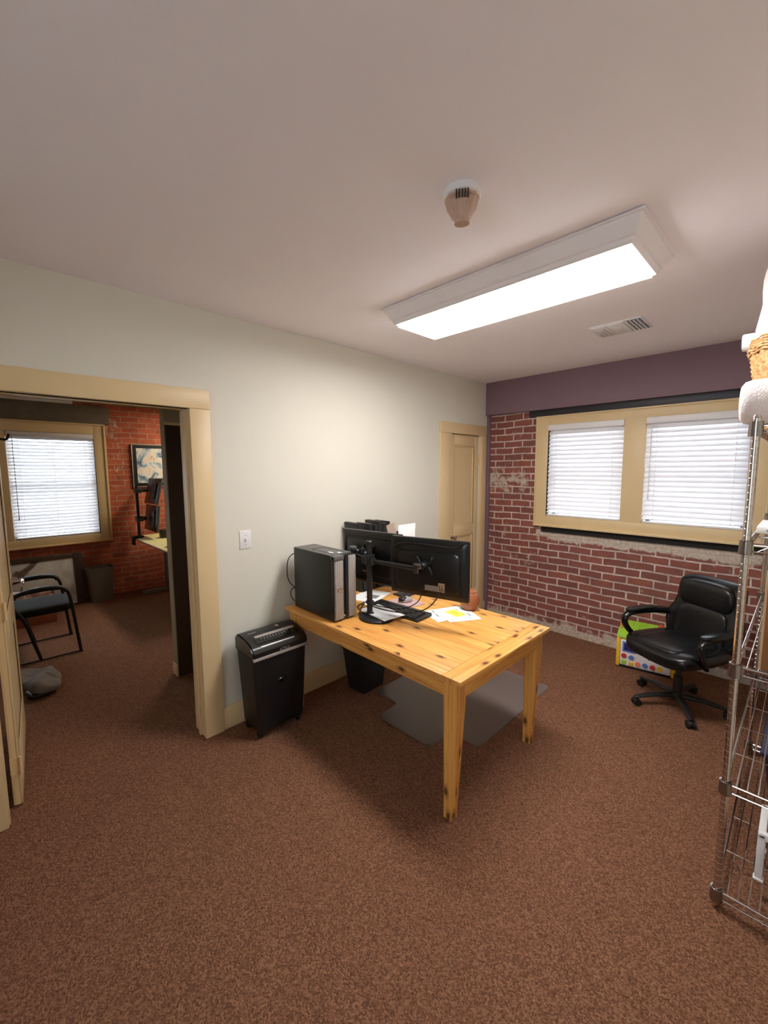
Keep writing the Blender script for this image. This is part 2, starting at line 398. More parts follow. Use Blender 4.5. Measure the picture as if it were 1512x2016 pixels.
def tag(o, label, cat, group=None, kind=None):
    o['label'] = label; o['category'] = cat
    if group: o['group'] = group
    if kind: o['kind'] = kind
    return o
def thing(name, label, cat, loc=(0, 0, 0), rot=(0, 0, 0), group=None):
    o = bpy.data.objects.new(name, None); C.objects.link(o); o.location = loc; o.rotation_euler = rot
    o.empty_display_size = .1
    return tag(o, label, cat, group)
def struct(o, label, cat): return tag(o, label, cat, kind='structure')
def text_mesh(name, txt, size, m, parent, mw, ext=.0004):
    cu = bpy.data.curves.new(name, 'FONT'); cu.body = txt; cu.size = size; cu.extrude = ext; cu.align_x = 'CENTER'; cu.align_y = 'CENTER'
    t = bpy.data.objects.new(name, cu); C.objects.link(t); bpy.context.view_layer.update()
    me = bpy.data.meshes.new_from_object(t.evaluated_get(bpy.context.evaluated_depsgraph_get()))
    bpy.data.objects.remove(t); me.transform(mw); me.materials.append(M[m])
    o = bpy.data.objects.new(name, me); C.objects.link(o); o.parent = parent; return o
def arc(c, r, a0, a1, n, fx): return [fx(c[0] + r * math.cos(a0 + (a1 - a0) * i / n), c[1] + r * math.sin(a0 + (a1 - a0) * i / n)) for i in range(n + 1)]
def spline(pts, n=8):
    """Catmull-Rom through pts"""
    P = [Vector(p) for p in pts]; P = [P[0]] + P + [P[-1]]; out = []
    for i in range(1, len(P) - 2):
        a, b, c, d = P[i - 1:i + 3]
        for k in range(n):
            t = k / n
            out.append(.5 * ((2 * b) + (c - a) * t + (2 * a - 5 * b + 4 * c - d) * t * t + (3 * b - a - 3 * c + d) * t ** 3))
    out.append(P[-2]); return out
def roundpoly(pts, r, n=6):
    out = []
    for i in range(len(pts)):
        p = Vector(pts[i]); a = Vector(pts[i - 1]); b = Vector(pts[(i + 1) % len(pts)])
        rr = r[i] if isinstance(r, (list, tuple)) else r
        u = (a - p).normalized(); w = (b - p).normalized(); p0 = p + u * rr; p1 = p + w * rr
        for k in range(n + 1):
            t = k / n; out.append(tuple((1 - t) ** 2 * p0 + 2 * t * (1 - t) * p + t * t * p1))
    return out

# ------------------------------------------------------------------ the setting
XF, YN, YE, XR = -4.05, -2.6, 4.42, 2.95     # far brick wall, rear wall, end of the far office, right wall
DJ, DZ = .924, 2.06                          # doorway right jamb, head
struct(MB().box((XF - .2, YN - .1, -.1), (XR + .1, YE + .1, 0)).build('floor', 'carpet', smooth=False), 'brown speckled loop carpet running through both rooms', 'floor')
struct(MB().box((XF - .2, YN - .1, H), (XR + .1, YE + .1, H + .1)).build('ceiling', 'ceiling', smooth=False), 'off-white painted ceiling over both rooms', 'ceiling')
w = MB()
w.box((-.13, YN, 0), (0, -.02, H)).box((-.13, -.02, DZ), (0, DJ + .02, H)).box((-.13, DJ + .02, 0), (0, 3.487, H))
w.box((-.13, 3.487, DZ), (0, 4.029, H)).box((-.13, 4.029, 0), (0, YE, H))
struct(w.build('wall_left', 'wall', smooth=False), 'pale greige painted wall with doorway and light switch', 'wall')
WX0, WX1, WZ0, WZ1 = .70, 2.285, 1.20, 2.145
w = MB()
w.box((0, D, 0), (WX0, D + .22, H)).box((WX1, D, 0), (XR, D + .22, H)).box((WX0, D, 0), (WX1, D + .22, WZ0)).box((WX0, D, WZ1), (WX1, D + .22, H))
struct(w.build('wall_back', 'brick', smooth=False), 'exposed old red brick wall under the double window', 'wall')
struct(MB().box((XR, YN, 0), (XR + .1, YE, H)).build('wall_right', 'wall', smooth=False), 'painted wall behind the wire shelving', 'wall')
struct(MB().box((XF, YN - .1, 0), (1.9, YN, H)).box((2.85, YN - .1, 0), (XR, YN, H)).box((1.9, YN - .1, 0), (2.85, YN, .75)).box((1.9, YN - .1, 2.3), (2.85, YN, H)).build('wall_rear', 'wall', smooth=False), 'painted wall behind the viewer', 'wall')
# far office
FY0, FY1, FZ0, FZ1 = .285, 1.15, .865, 2.17
w = MB()
w.box((XF - .2, YN, 0), (XF, -.75, H)).box((XF - .2, -.75, 0), (XF, .155, FZ0)).box((XF - .2, -.75, FZ1), (XF, .155, H)).box((XF - .2, .155, 0), (XF, FY0, H))
w.box((XF - .2, FY1, 0), (XF, YE, H)).box((XF - .2, FY0, 0), (XF, FY1, FZ0)).box((XF - .2, FY0, FZ1), (XF, FY1, H))
struct(w.build('wall_far', 'brick2', smooth=False), 'orange-red brick wall of the office beyond the doorway', 'wall')
struct(MB().box((XF, YE, 0), (-.13, YE + .1, H)).build('wall_end', 'olive', smooth=False), 'end wall of the office beyond the doorway', 'wall')
struct(MB().box((-1.045, 1.077, 0), (-.957, YE, H)).build('wall_partition', 'olive', smooth=False), 'olive partition wall standing just inside the doorway', 'wall')
cp = MB().box((-.957, 1.079, 2.05), (-.950, 1.9, 2.072), .002).build('trim_7', 'khaki')
struct(cp, 'khaki casing on the partition wall', 'trim')
struct(MB().box((-.957, 1.084, .0), (-.950, 1.9, 2.05), .001).build('door_3', 'shadepanel_frame'), 'closed panel door on the partition wall, its shade painted into the dark brown', 'door')
struct(MB().box((-1.05, 1.069, 0), (-.952, 1.077, .10), .002).build('baseboard_partition', 'khaki'), 'khaki baseboard wrapping the partition end', 'baseboard')
# soffit, lintel
struct(MB().box((0, 4.135, 2.288), (XR, D, H), .004).build('trim_1', 'mauve'), 'brownish mauve boxed soffit along the top of the brick wall', 'soffit')
struct(MB().box((.50, 4.17, 2.222), (XR, D, 2.288), .003).build('trim_2', 'lintel'), 'dark steel lintel between soffit and window casing', 'lintel')
struct(MB().box((0.0, 4.165, 0), (.035, D, 2.288), .003).build('trim_3', 'mauve'), 'narrow mauve strip in the corner beside the brick', 'trim')
struct(MB().box((XF, .15, 2.305), (XF + .05, 1.33, 2.535), .003).build('trim_4', 'concrete'), 'grey concrete lintel over the far office window', 'lintel')
struct(MB().box((XF, -1.6, 2.535), (XF + .06, .95, H), .003).build('ceiling_line_band', 'white'), 'white band standing in for the bright ceiling line over the far office wall', 'trim')  # added band, painted white to draw the bright ceiling line
# doorway casing (this side) + jamb
def flat_casing(name, boxes, label, m='khaki', bev=.004):
    b = MB()
    for lo, hi in boxes: b.box(lo, hi, bev)
    return struct(b.build(name, m), label, 'door casing')
flat_casing('trim_5', [((0, DJ, 0), (.022, 1.043, DZ)), ((0, -.13, 0), (.022, -.008, DZ)), ((0, -.13, DZ), (.026, 1.043, 2.172)),
    ((-.13, DJ, 0), (0, DJ + .02, DZ)), ((-.13, -.02, 0), (0, -.001, DZ)), ((-.13, -.02, DZ), (0, DJ + .02, DZ + .02)),
    ((-.075, DJ - .012, 0), (-.04, DJ, DZ)), ((-.075, -.001, DZ - .005), (-.04, DJ, DZ)), ((-.152, DJ, 0), (-.13, 1.02, DZ + .1)), ((-.152, -.12, DZ + .012), (-.13, 1.02, DZ + .1)),
    ], 'khaki painted casing and jamb around the open doorway')
# closet casing and door
flat_casing('trim_6', [((0, 3.302, 0), (.02, 3.487, 2.06)), ((0, 4.029, 0), (.02, 4.135, 2.06)), ((0, 3.302, 2.06), (.024, 4.135, 2.168))], 'khaki casing around the narrow closet door in the corner')
cd = MB()
y0, y1 = 3.492, 4.024; st = .085
cd.box((-.045, y0, .012), (-.03, y1, 2.055))
for (a, b_) in ((y0, y0 + st), (y1 - st, y1)): cd.box((-.03, a, .012), (-.012, b_, 2.055), .003)
for (a, b_) in ((.012, .22), (.98, 1.09), (1.945, 2.055)): cd.box((-.03, y0 + st, a), (-.012, y1 - st, b_), .003)
for (a, b_) in ((.22, .98), (1.09, 1.945)):
    fr = .014
    cd.box((-.03, y0 + st, a), (-.018, y0 + st + fr, b_), .004).box((-.03, y1 - st - fr, a), (-.018, y1 - st, b_), .004).box((-.03, y0 + st, a), (-.018, y1 - st, a + fr), .004).box((-.03, y0 + st, b_ - fr), (-.018, y1 - st, b_), .004)
d2 = struct(cd.build('door_2', 'khaki'), 'narrow khaki two-panel closet door beside the brick corner', 'door')
for z in (.3, 1.78): MB().cyl((-.006, 4.026, z - .04), (-.006, 4.026, z + .04), .006, n=10).box((-.012, 4.005, z - .04), (-.009, 4.027, z + .04)).build('hinge', 'khaki', d2)
kn = MB().lathe([(.0, -.012), (.02, -.012), (.02, -.006), (.008, 0), (.008, .02), (.024, .03), (.026, .042), (.0, .055)], 20, (0, 3.535, .98), 'x').build('door_knob', 'chrome', d2)
# baseboards
struct(MB().box((0, 1.043, 0), (.014, 3.302, .15), .004).build('baseboard_left', 'khaki'), 'khaki baseboard along the left wall under the desk', 'baseboard')
struct(MB().box((0, 4.135, 0), (.014, 4.17, .15), .003).build('baseboard_corner', 'khaki'), 'short khaki baseboard in the corner by the closet', 'baseboard')
struct(MB().box((XR - .014, YN, 0), (XR, D, .15), .004).build('baseboard_right', 'khaki'), 'khaki baseboard behind the wire shelving', 'baseboard')

# open door leaf
pv = Vector((-.118, .034)); ang = math.atan2(.118 - .05, -.86)
lf = MB(); L, T = .87, .036
lf.box((0, -T / 2 + .008, .012), (L, T / 2 - .008, 2.045))
def face(sgn):
    ya, yb = (T / 2 - .008, T / 2) if sgn > 0 else (-T / 2, -T / 2 + .008)
    for a, b_ in ((0, .115), (L - .115, L)): lf.box((a, ya, .012), (b_, yb, 2.045), .003)
    for a, b_ in ((.012, .24), (.80, .94), (1.93, 2.045)): lf.box((.115, ya, a), (L - .115, yb, b_), .003)
    for a, b_ in ((.24, .80), (.94, 1.93)):
        for q in (((.115, a), (.13, b_)), ((L - .13, a), (L - .115, b_)), ((.115, a), (L - .115, a + .015)), ((.115, b_ - .015), (L - .115, b_))):
            lf.box((q[0][0], ya, q[0][1]), (q[1][0], (ya + yb) / 2 + .001 * sgn, q[1][1]), .002)
face(1); face(-1)
door1 = lf.build('door_1', 'khaki', loc=(pv.x, pv.y, 0), rot=(0, 0, ang))
struct(door1, 'khaki panelled door standing open into the far office', 'door')
hb = MB()
for sgn in (-1, 1):
    hb.lathe([(.0, 0), (.026, 0), (.026, .006), (.012, .01), (.010, .05), (.0, .052)][::1], 20, (0, 0, 0), 'y') if False else None
    s = sgn
    hb.cyl((L - .06, s * T / 2, 1.0), (L - .06, s * (T / 2 + .007), 1.0), .027, n=20)
    hb.cyl((L - .06, s * (T / 2 + .006), 1.0), (L - .06, s * (T / 2 + .055), 1.0), .010, n=14)
    hb.tube(spline([(L - .06, s * (T / 2 + .05), 1.0), (L - .09, s * (T / 2 + .056), 1.002), (L - .14, s * (T / 2 + .054), .998), (L - .165, s * (T / 2 + .05), .985)], 5), .009, 10)
hb.build('lever_handle', 'chrome', door1).__setitem__('label', 'chrome lever handle')
for z in (.22, 1.02, 1.82):
    MB().cyl((-.004, -T / 2 - .004, z - .045), (-.004, -T / 2 - .004, z + .045), .007, n=10).box((-.0025, -T / 2, z - .045), (.0, T / 2, z + .045)).build('hinge', 'khaki', door1)
MB().tube(spline([(L - .05, -T / 2 - .002, 1.90), (L - .05, -T / 2 - .04, 1.895), (L - .05, -T / 2 - .055, 1.93)], 6), .007, 8).tube(spline([(L - .05, T / 2 + .0, 1.93), (L - .05, T / 2 + .05, 1.915), (L - .05, T / 2 + .085, 1.935), (L - .05, T / 2 + .09, 1.96)], 6), .008, 8).build('coat_hook', 'black', door1).__setitem__('label', 'black curved coat hook')

# windows
def window(n, axis, a0, a1, z0, z1, wallpos, inner_sign, label):
    """sash and glass set in the wall; axis 'x' window in the back wall, 'y' in the far wall"""
    f = (lambda a, d, z: (a, wallpos + d, z)) if axis == 'x' else (lambda a, d, z: (wallpos - d, a, z))
    def bx(mb, a, b_, d0, d1, za, zb, bev=.003):
        p = f(a, d0, za); q = f(b_, d1, zb)
        mb.box([min(p[i], q[i]) for i in range(3)], [max(p[i], q[i]) for i in range(3)], bev)
    b = MB(); sw = .04
    bx(b, a0, a0 + sw, .10, .14, z0, z1); bx(b, a1 - sw, a1, .10, .14, z0, z1); bx(b, a0, a1, .10, .14, z0, z0 + sw); bx(b, a0, a1, .10, .14, z1 - sw, z1)
    zm = (z0 + z1) / 2; bx(b, a0, a1, .10, .145, zm - .02, zm + .02)
    # white reveal lining
    bx(b, a0 - .005, a0 + .008, 0, .20, z0, z1, .001); bx(b, a1 - .008, a1 + .005, 0, .20, z0, z1, .001); bx(b, a0, a1, 0, .20, z0 - .005, z0 + .008, .001); bx(b, a0, a1, 0, .20, z1 - .008, z1 + .005, .001)
    o = struct(b.build('window_%d' % n, 'white'), label, 'window')
    g = MB(); p = f(a0 + sw, .12, z0 + sw); q = f(a1 - sw, .124, z1 - sw)
    g.box([min(p[i], q[i]) for i in range(3)], [max(p[i], q[i]) for i in range(3)]); g.build('glass', 'glass', o, smooth=False)
    return o
window(1, 'x', .715, 1.405, 1.215, 2.132, D, -1, 'white sash window behind the left blind in the brick wall')
window(2, 'x', 1.572, 2.268, 1.215, 2.132, D, -1, 'white sash window behind the right blind in the brick wall')
window(3, 'y', FY0, FY1, FZ0, FZ1, XF, 1, 'white sash window behind the blind of the far office')
window(4, 'y', -.72, .14, FZ0, FZ1, XF, 1, 'second sash window of the far office beside the open door')
b = MB()  # rear window added out of view to brighten the ceiling
for q in ((1.9, 1.96), (2.35, 2.40), (2.79, 2.85)): b.box((q[0], YN - .08, .75), (q[1], YN - .02, 2.3), .003)
for q in ((.75, .81), (1.5, 1.55), (2.24, 2.3)): b.box((1.9, YN - .08, q[0]), (2.85, YN - .02, q[1]), .003)
rw = struct(b.build('window_5', 'white'), 'unseen rear window behind the viewer, added to brighten the ceiling', 'window')
MB().box((1.96, YN - .055, .81), (2.79, YN - .05, 2.24)).build('glass', 'glass', rw, smooth=False)
def casing_frame(name, boxes, label):
    b = MB()
    for lo, hi in boxes: b.box(lo, hi, .004)
    return struct(b.build(name, 'khaki'), label, 'window casing')
y0, y1 = D - .045, D + .004
casing_frame('trim_8', [((.597, y0, 1.125), (.716, y1, 2.212)), ((2.266, y0, 1.125), (2.386, y1, 2.212)), ((1.404, y0, 1.21), (1.574, D + .20, 2.135)),
    ((.716, y0, 2.131), (2.266, y1, 2.212)), ((.716, y0, 1.125), (2.266, y1, 1.216)), ((.590, y0 - .018, 1.104), (2.393, y1, 1.127)), ((.588, y0 - .012, 2.206), (2.395, y1, 2.222)), ((.588, y0 - .008, 1.12), (.602, y1, 2.21)), ((2.381, y0 - .008, 1.12), (2.395, y1, 2.21))], 'khaki casing around the double window in the brick wall')
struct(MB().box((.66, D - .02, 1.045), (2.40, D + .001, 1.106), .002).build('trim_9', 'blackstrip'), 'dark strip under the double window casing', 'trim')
x0, x1 = XF - .004, XF + .04
casing_frame('trim_10', [((x0, FY1, .77), (x1, 1.262, 2.29)), ((x0, .145, FZ0), (x1, FY0, FZ1)), ((x0, -.84, .77), (x1, -.73, 2.29)), ((x0, -.84, FZ1), (x1, FY1, 2.29)), ((x0, -.84, .77), (x1, FY1, FZ0)),
    ((x0, 1.255, .765), (x1 + .015, 1.28, 2.30)), ((x0, -.86, 2.285), (x1 + .015, 1.28, 2.303)), ((x0, -.86, .755), (x1 + .015, 1.28, .775))], 'khaki casing around the far office windows')

# ------------------------------------------------------------------ blinds
def blind(loc, rz, width, z0, z1, label, pitch=.0425, wand=None, gap=None, tiltdeg=58):
    """local x along the blind, -y toward the room"""
    t = thing('window_blind', label, 'blind', (loc[0], loc[1], z0), (0, 0, rz), 'white horizontal blinds')
    hgt = z1 - z0
    MB().box((-width / 2, -.035, hgt - .055), (width / 2, .03, hgt), .004).build('headrail', 'white', t)
    s = MB(); n = int((hgt - .078) / pitch) + 1; pitch = (hgt - .055 - .018 - .045) / (n - 1); tilt = R(tiltdeg)
    for i in range(n):
        z = .045 + pitch * i
        if i == 0: tl = R(30)
        elif gap and i in gap: tl = R(40)
        else: tl = tilt + R(random.uniform(-2, 2))
        cy, cz = math.cos(tl) * .027, math.sin(tl) * .027
        # curved slat: room-side edge lower
        prof = [(-cy, -cz), (-cy * .3 + .0025 * math.sin(tl), -cz * .3 + .0025 * -math.cos(tl)), (cy * .4 + .0025 * math.sin(tl), cz * .4 - .0025 * math.cos(tl)), (cy, cz)]
        th = .0026
        nrm = (-math.sin(tl) * th, math.cos(tl) * th)
        poly = prof + [(p[0] + nrm[0], p[1] + nrm[1]) for p in prof[::-1]]
        s.prism(poly, -width / 2 + .001, width / 2 - .001, lambda a, b_, c, z=z: (c, a, z + b_))
    s.build('slats', 'slat', t)
    MB().box((-width / 2 + .003, -.024, .0), (width / 2 - .003, .024, .018), .004).build('bottom_rail', 'white', t)
    for fx in (-.38, .38) if width < .8 else (-.38, 0, .38):
        k = MB().tube([(fx * width, -.0275, .012), (fx * width, -.0275, hgt - .04)], .0011, 5)
        for i in range(n): k.cyl((fx * width, -.0295, .04 + pitch * i), (fx * width, -.0265, .04 + pitch * i), .004, n=6)
        k.build('ladder_cord', 'white', t)
    if wand is not None:
        wx, wl, wm = wand
        MB().cyl((wx, -.042, hgt - .05), (wx, -.046, hgt - .05 - wl), .0035, n=8).cyl((wx, -.046, hgt - .05 - wl), (wx, -.046, hgt - .08 - wl), .0055, n=8).build('tilt_wand', wm, t)
    return t
blind((1.060, D - .018), 0, .685, 1.2175, 2.1305, 'white horizontal blind in the left half of the double window', wand=None)
blind((1.920, D - .018), 0, .690, 1.2175, 2.1305, 'white horizontal blind in the right half of the double window', wand=(-.30, .62, 'white'))
blind((XF + .016, (FY0 + FY1) / 2), R(90), FY1 - FY0 - .012, .876, FZ1 - .004, 'white horizontal blind in the far office window beyond the doorway', pitch=.0415, wand=(-.375, .98, 'greypaper'), tiltdeg=40)
blind((XF + .016, -.29), R(90), .84, .876, FZ1 - .004, 'white horizontal blind mostly hidden behind the open door', pitch=.0415, tiltdeg=40)

# ------------------------------------------------------------------ ceiling things
lg = thing('ceiling_light', 'white four-sided fluorescent ceiling light with glowing flat lens', 'ceiling light', (1.422, 2.037, H))
def frame_ring(rects):
    b = MB(); rings = []
    for hx, hy, z in rects: rings.append([b.bm.verts.new((sx * hx, sy * hy, z)) for sx, sy in ((-1, -1), (1, -1), (1, 1), (-1, 1))])
    for p, q in zip(rings, rings[1:]):
        for k in range(4): b.bm.faces.new((p[k], p[(k + 1) % 4], q[(k + 1) % 4], q[k]))
    return b
bx_, by_ = .681, .251
frame_ring([(bx_ - .03, by_ - .03, -.006), (bx_, by_, -.006), (bx_, by_, -.012), (bx_ - .012, by_ - .012, -.013), (bx_ - .014, by_ - .014, -.022), (bx_ - .030, by_ - .034, -.048), (bx_ - .036, by_ - .042, -.066), (bx_ - .045, by_ - .052, -.070), (bx_ - .050, by_ - .058, -.084), (bx_ - .056, by_ - .066, -.091), (bx_ - .066, by_ - .077, -.091), (bx_ - .068, by_ - .079, -.080)]).build('moulded_frame', 'fixture', lg, ang=25)
MB().box((-bx_ + .035, -by_ + .035, -.012), (bx_ - .035, by_ - .035, 0)).build('housing', 'slotdark', lg, smooth=False)
_lens = emis('fluorescent_lens', (1.0, .98, .965), LAMP * .84)
MB().box((-bx_ + .068, -by_ + .079, -.104), (bx_ - .068, by_ - .079, -.078), .003).build('lens', _lens, lg, smooth=False)
sd = thing('smoke_detector', 'white round smoke detector wrapped in beige film on ceiling', 'smoke detector', (1.683, 1.262, H), (0, 0, R(36)))
MB().lathe([(.0, 0), (.062, 0), (.064, -.006), (.062, -.022), (.054, -.028), (.0, -.028)], 36).build('base', 'white', sd)
MB().loft([((0, 0, -.018), .058, .058), ((0, 0, -.034), .059, .059), ((0, 0, -.044), .055, .055), ((0, -.004, -.060), .043, .047), ((0, -.006, -.080), .033, .037), ((.001, -.008, -.092), .023, .027), ((.001, -.009, -.097), .019, .024), ((.001, -.010, -.110), .018, .026)], 11).build('film_cover', 'beige_plastic', sd, ang=20)
s = MB()
for i in range(5): s.box((-.021 + i * .0095, -.0605, -.047), (-.0165 + i * .0095, -.040, -.026))
s.build('slots', 'slotdark', sd, smooth=False)
vt = thing('ceiling_vent', 'white rectangular air vent on ceiling near the brick wall', 'vent', (1.622, 3.175, H), (0, 0, R(-90)))
b = MB().box((-.14, -.16, -.006), (.14, .16, 0), .002).box((-.125, -.145, -.010), (.125, -.055, -.004), .002).box((-.125, -.05, -.012), (.125, .05, -.004), .003).box((-.06, -.03, -.015), (.06, .03, -.01), .002)
for i in range(2):
    for k in range(4): b.box((-.115 + i * .125, .065 + k * .021, -.0115), (-.01 + i * .125, .073 + k * .021, -.005))
b.build('faceplate', 'white', vt)
g = MB()
for i in range(2): g.box((-.118 + i * .125, .062, -.0075), (-.006 + i * .125, .148, -.0055))
g.build('grille', 'grille', vt, smooth=False)
g = MB()
for k in range(3): g.box((-.11, -.135 + k * .026, -.0108), (-.03 + .05 * k, -.128 + k * .026, -.0098))
g.build('louvres', 'silver', vt, smooth=False)
cl2 = thing('ceiling_light', 'ceiling light of the far office hidden beyond the doorway', 'ceiling light', (-3.1, 2.55, H))
frame_ring([(.61, .16, 0), (.61, .16, -.04), (.58, .14, -.08), (.56, .12, -.08)]).build('moulded_frame', 'fixture', cl2)
MB().box((-.56, -.12, -.081), (.56, .12, -.07)).build('lens', emis('far_lens', (1.0, .86, .66), LAMP2), cl2, smooth=False)

# ------------------------------------------------------------------ wall switch
sw = thing('light_switch', 'white toggle light switch plate on the wall beside the doorway', 'light switch', (0, 1.245, 1.24))
MB().box((0, -.040, -.060), (.006, .040, .060), .003).build('plate', 'white', sw)
MB().box((.004, -.006, -.012), (.012, .006, .012), .002).box((.008, -.004, -.002), (.019, .004, .008), .002).build('toggle', 'white', sw)
for z in (-.03, .03): MB().cyl((.0055, 0, z), (.0072, 0, z), .0035, n=10).build('screw', 'silver', sw)

# ------------------------------------------------------------------ desk
TX0, TX1, TY0, TY1, TZ = .06, 1.548, 1.49, 2.42, .74
dk = thing('desk', 'knotty pine table desk with tapered legs standing end-on to the left wall', 'desk', (0, 0, 0))
MB().box((TX0 + .10, TY0, TZ - .026), (TX1 - .105, TY1, TZ), .003).build('tabletop', 'pine', dk)
def pine_rot(): return (0, 0, R(90))
def yboard(name, x0, x1, y0, y1, z0, z1, bev=.004):
    # board with its grain along world y: built along local x and turned
    cx, cy = (x0 + x1) / 2, (y0 + y1) / 2
    return MB().box((-(y1 - y0) / 2, -(x1 - x0) / 2, z0), ((y1 - y0) / 2, (x1 - x0) / 2, z1), bev).build(name, 'pine', dk, loc=(cx, cy, 0), rot=(0, 0, R(90)))
yboard('breadboard_end', TX1 - .105, TX1, TY0, TY1, TZ - .026, TZ)
yboard('breadboard_end', TX0, TX0 + .10, TY0, TY1, TZ - .026, TZ)
for y in (TY0 + .028, TY1 - .05): MB().box((TX0 + .09, y, TZ - .115), (TX1 - .09, y + .022, TZ - .026), .002).build('apron', 'pine', dk)
for x in (TX0 + .03, TX1 - .055): yboard('apron', x, x + .022, TY0 + .09, TY1 - .09, TZ - .115, TZ - .026, .002)
for lx in (TX0 + .062, TX1 - .074):
    for ly in (TY0 + .062, TY1 - .062):
        b = MB(); rings = []
        for z, h_ in ((0, .024), (.60, .0385), (TZ - .026, .040)):
            rings.append([b.bm.verts.new((z, sx * h_, sy * h_)) for sx, sy in ((-1, -1), (1, -1), (1, 1), (-1, 1))])
        for p, q in zip(rings, rings[1:]):
            for k in range(4): b.bm.faces.new((p[k], p[(k + 1) % 4], q[(k + 1) % 4], q[k]))
        b.bm.faces.new(rings[0][::-1]); b.bm.faces.new(rings[-1])
        bmesh.ops.bevel(b.bm, geom=[e for e in b.bm.edges], offset=.003, segments=2, affect='EDGES')
        for v in b.bm.verts:
            k_ = 1 - min(1, v.co.x / .62); v.co.z += k_ * (.010 if lx > 1 else -.01); v.co.y += -.012 * k_
        b.build('leg', 'pine', dk, loc=(lx, ly, 0), rot=(0, R(-90), 0))

# chair mat
mpts = [(.36, 2.07), (.60, 2.07), (.62, 1.86), (1.07, 1.86), (1.09, 2.07), (1.285, 2.07), (1.285, 3.08), (.36, 3.08)]
tag(MB().prism(roundpoly(mpts, [.05, .03, .07, .07, .03, .07, .06, .06]), .001, .005).build('chair_mat', 'vinyl', smooth=False), 'clear vinyl chair mat lying on the carpet under the desk', 'chair mat')

# waste bin under the desk
wb = thing('waste_bin', 'black square waste bin on the carpet under the desk', 'bin', (.235, 2.09, 0), (0, 0, R(4)))
def tapered(rx0, ry0, rx1, ry1, z0, z1, th=.004, r=.03):
    b = MB()
    def ring(rx, ry, z): return [b.bm.verts.new((x, y, z)) for x, y in roundpoly([(-rx, -ry), (rx, -ry), (rx, ry), (-rx, ry)], r, 4)]
    rs = [ring(rx0, ry0, z0), ring(rx1, ry1, z1), ring(rx1 + .006, ry1 + .006, z1), ring(rx1 + .006, ry1 + .006, z1 + .012), ring(rx1 - th, ry1 - th, z1 + .012), ring(rx0 - th, ry0 - th, z0 + th)]
    n = len(rs[0])
    for p, q in zip(rs, rs[1:]):
        for k in range(n): b.bm.faces.new((p[k], p[(k + 1) % n], q[(k + 1) % n], q[k]))
    b.bm.faces.new(rs[0][::-1]); b.bm.faces.new(rs[-1]); return b
tapered(.095, .115, .12, .145, 0, .32).build('body', 'black', wb)
MB().box((-.118, -.143, .327), (.118, .143, .336), .004).box((-.07, -.09, .334), (.07, .09, .345), .008).build('lid', 'black', wb)

# ------------------------------------------------------------------ shredder
sh = thing('paper_shredder', 'black paper shredder with silver trim standing by the left wall', 'shredder', (.175, 1.312, 0), (0, 0, 0)); sh.scale = (1, 1.04, 1.15)
def sect(z, x0, x1, hy, r): return [(x, y, z) for x, y in roundpoly([(x0, -hy), (x1, -hy), (x1, hy), (x0, hy)], r, 5)]
def skin(b, secs, caps=True):
    rs = [[b.bm.verts.new(p) for p in s_] for s_ in secs]; n = len(rs[0])
    for p, q in zip(rs, rs[1:]):
        for k in range(n): b.bm.faces.new((p[k], p[(k + 1) % n], q[(k + 1) % n], q[k]))
    if caps: b.bm.faces.new(rs[0][::-1]); b.bm.faces.new(rs[-1])
    return b
skin(MB(), [sect(.045, -.09, .112, .150, .02), sect(.06, -.10, .12, .158, .025), sect(.47, -.11, .125, .183, .025), sect(.475, -.11, .125, .183, .025)]).build('bin', 'black', sh)
# head: crowned top sloping to the front
hd = MB(); prof = [(-.115, .475), (.132, .475), (.136, .492), (.128, .518), (.10, .540), (.03, .563), (-.05, .572), (-.09, .569), (-.115, .552)]
hd.prism(prof, -.188, .188, lambda a, z, y: (a, y, z)); bmesh.ops.bevel(hd.bm, geom=list(hd.bm.edges), offset=.009, segments=2, affect='EDGES')
hd.build('head', 'blacksat', sh)
MB().box((.118, -.186, .466), (.139, .186, .482), .003).build('trim_stripe', 'silver', sh).__setitem__('label', 'silver horizontal trim stripe')
def onslope(x): # head height at local x
    for (xa, za), (xb, zb) in zip(prof[1:], prof[2:]):
        if xb <= x <= xa: return zb + (za - zb) * (x - xb) / (xa - xb)
    return .6
def slab(b, x0, x1, y0, y1, up=.002, th=.004):
    z0, z1 = onslope(x0), onslope(x1)
    p = [(x0, y0, z0 + up), (x1, y0, z1 + up), (x1, y1, z1 + up), (x0, y1, z0 + up)]; q = [(a, c, z - th) for a, c, z in p]
    vp = [b.bm.verts.new(v) for v in p]; vq = [b.bm.verts.new(v) for v in q]
    b.bm.faces.new(vp); b.bm.faces.new(vq[::-1])
    for k in range(4): b.bm.faces.new((vp[k], vq[k], vq[(k + 1) % 4], vp[(k + 1) % 4]))
    return b
slab(MB(), .02, .042, -.125, .145).build('feed_plate', 'silver', sh)
slab(MB(), .047, .095, -.14, .145, .003).build('glossy_panel', 'gloss', sh)
slab(MB(), .043, .0465, -.12, .14, .0015).build('feed_slot', 'slotdark', sh)
b = MB()
for i in range(10): slab(b, .056, .0585, -.10 + i * .02, -.092 + i * .02, .0042)
for i in range(8): slab(b, .064, .0665, -.08 + i * .02, -.074 + i * .02, .0042)
b.build('printed_icons', 'silver', sh, smooth=False)
slab(MB(), .112, .1165, -.125, .10, .003).build('silver_line', 'silver', sh)
b = MB(); b.cyl((-.035, .06, onslope(-.03) - .002), (-.035, .06, onslope(-.03) + .004), .012, n=16); b.build('power_button', 'silver', sh); slab(MB(), -.03, -.026, -.14, -.09, .0015).build('status_mark', 'silver', sh)
text_mesh('brand_lettering', 'ATIVA', .026, 'silver', sh, Matrix.Translation((.1375, .02, .490)) @ Euler((R(84), 0, R(90))).to_matrix().to_4x4())
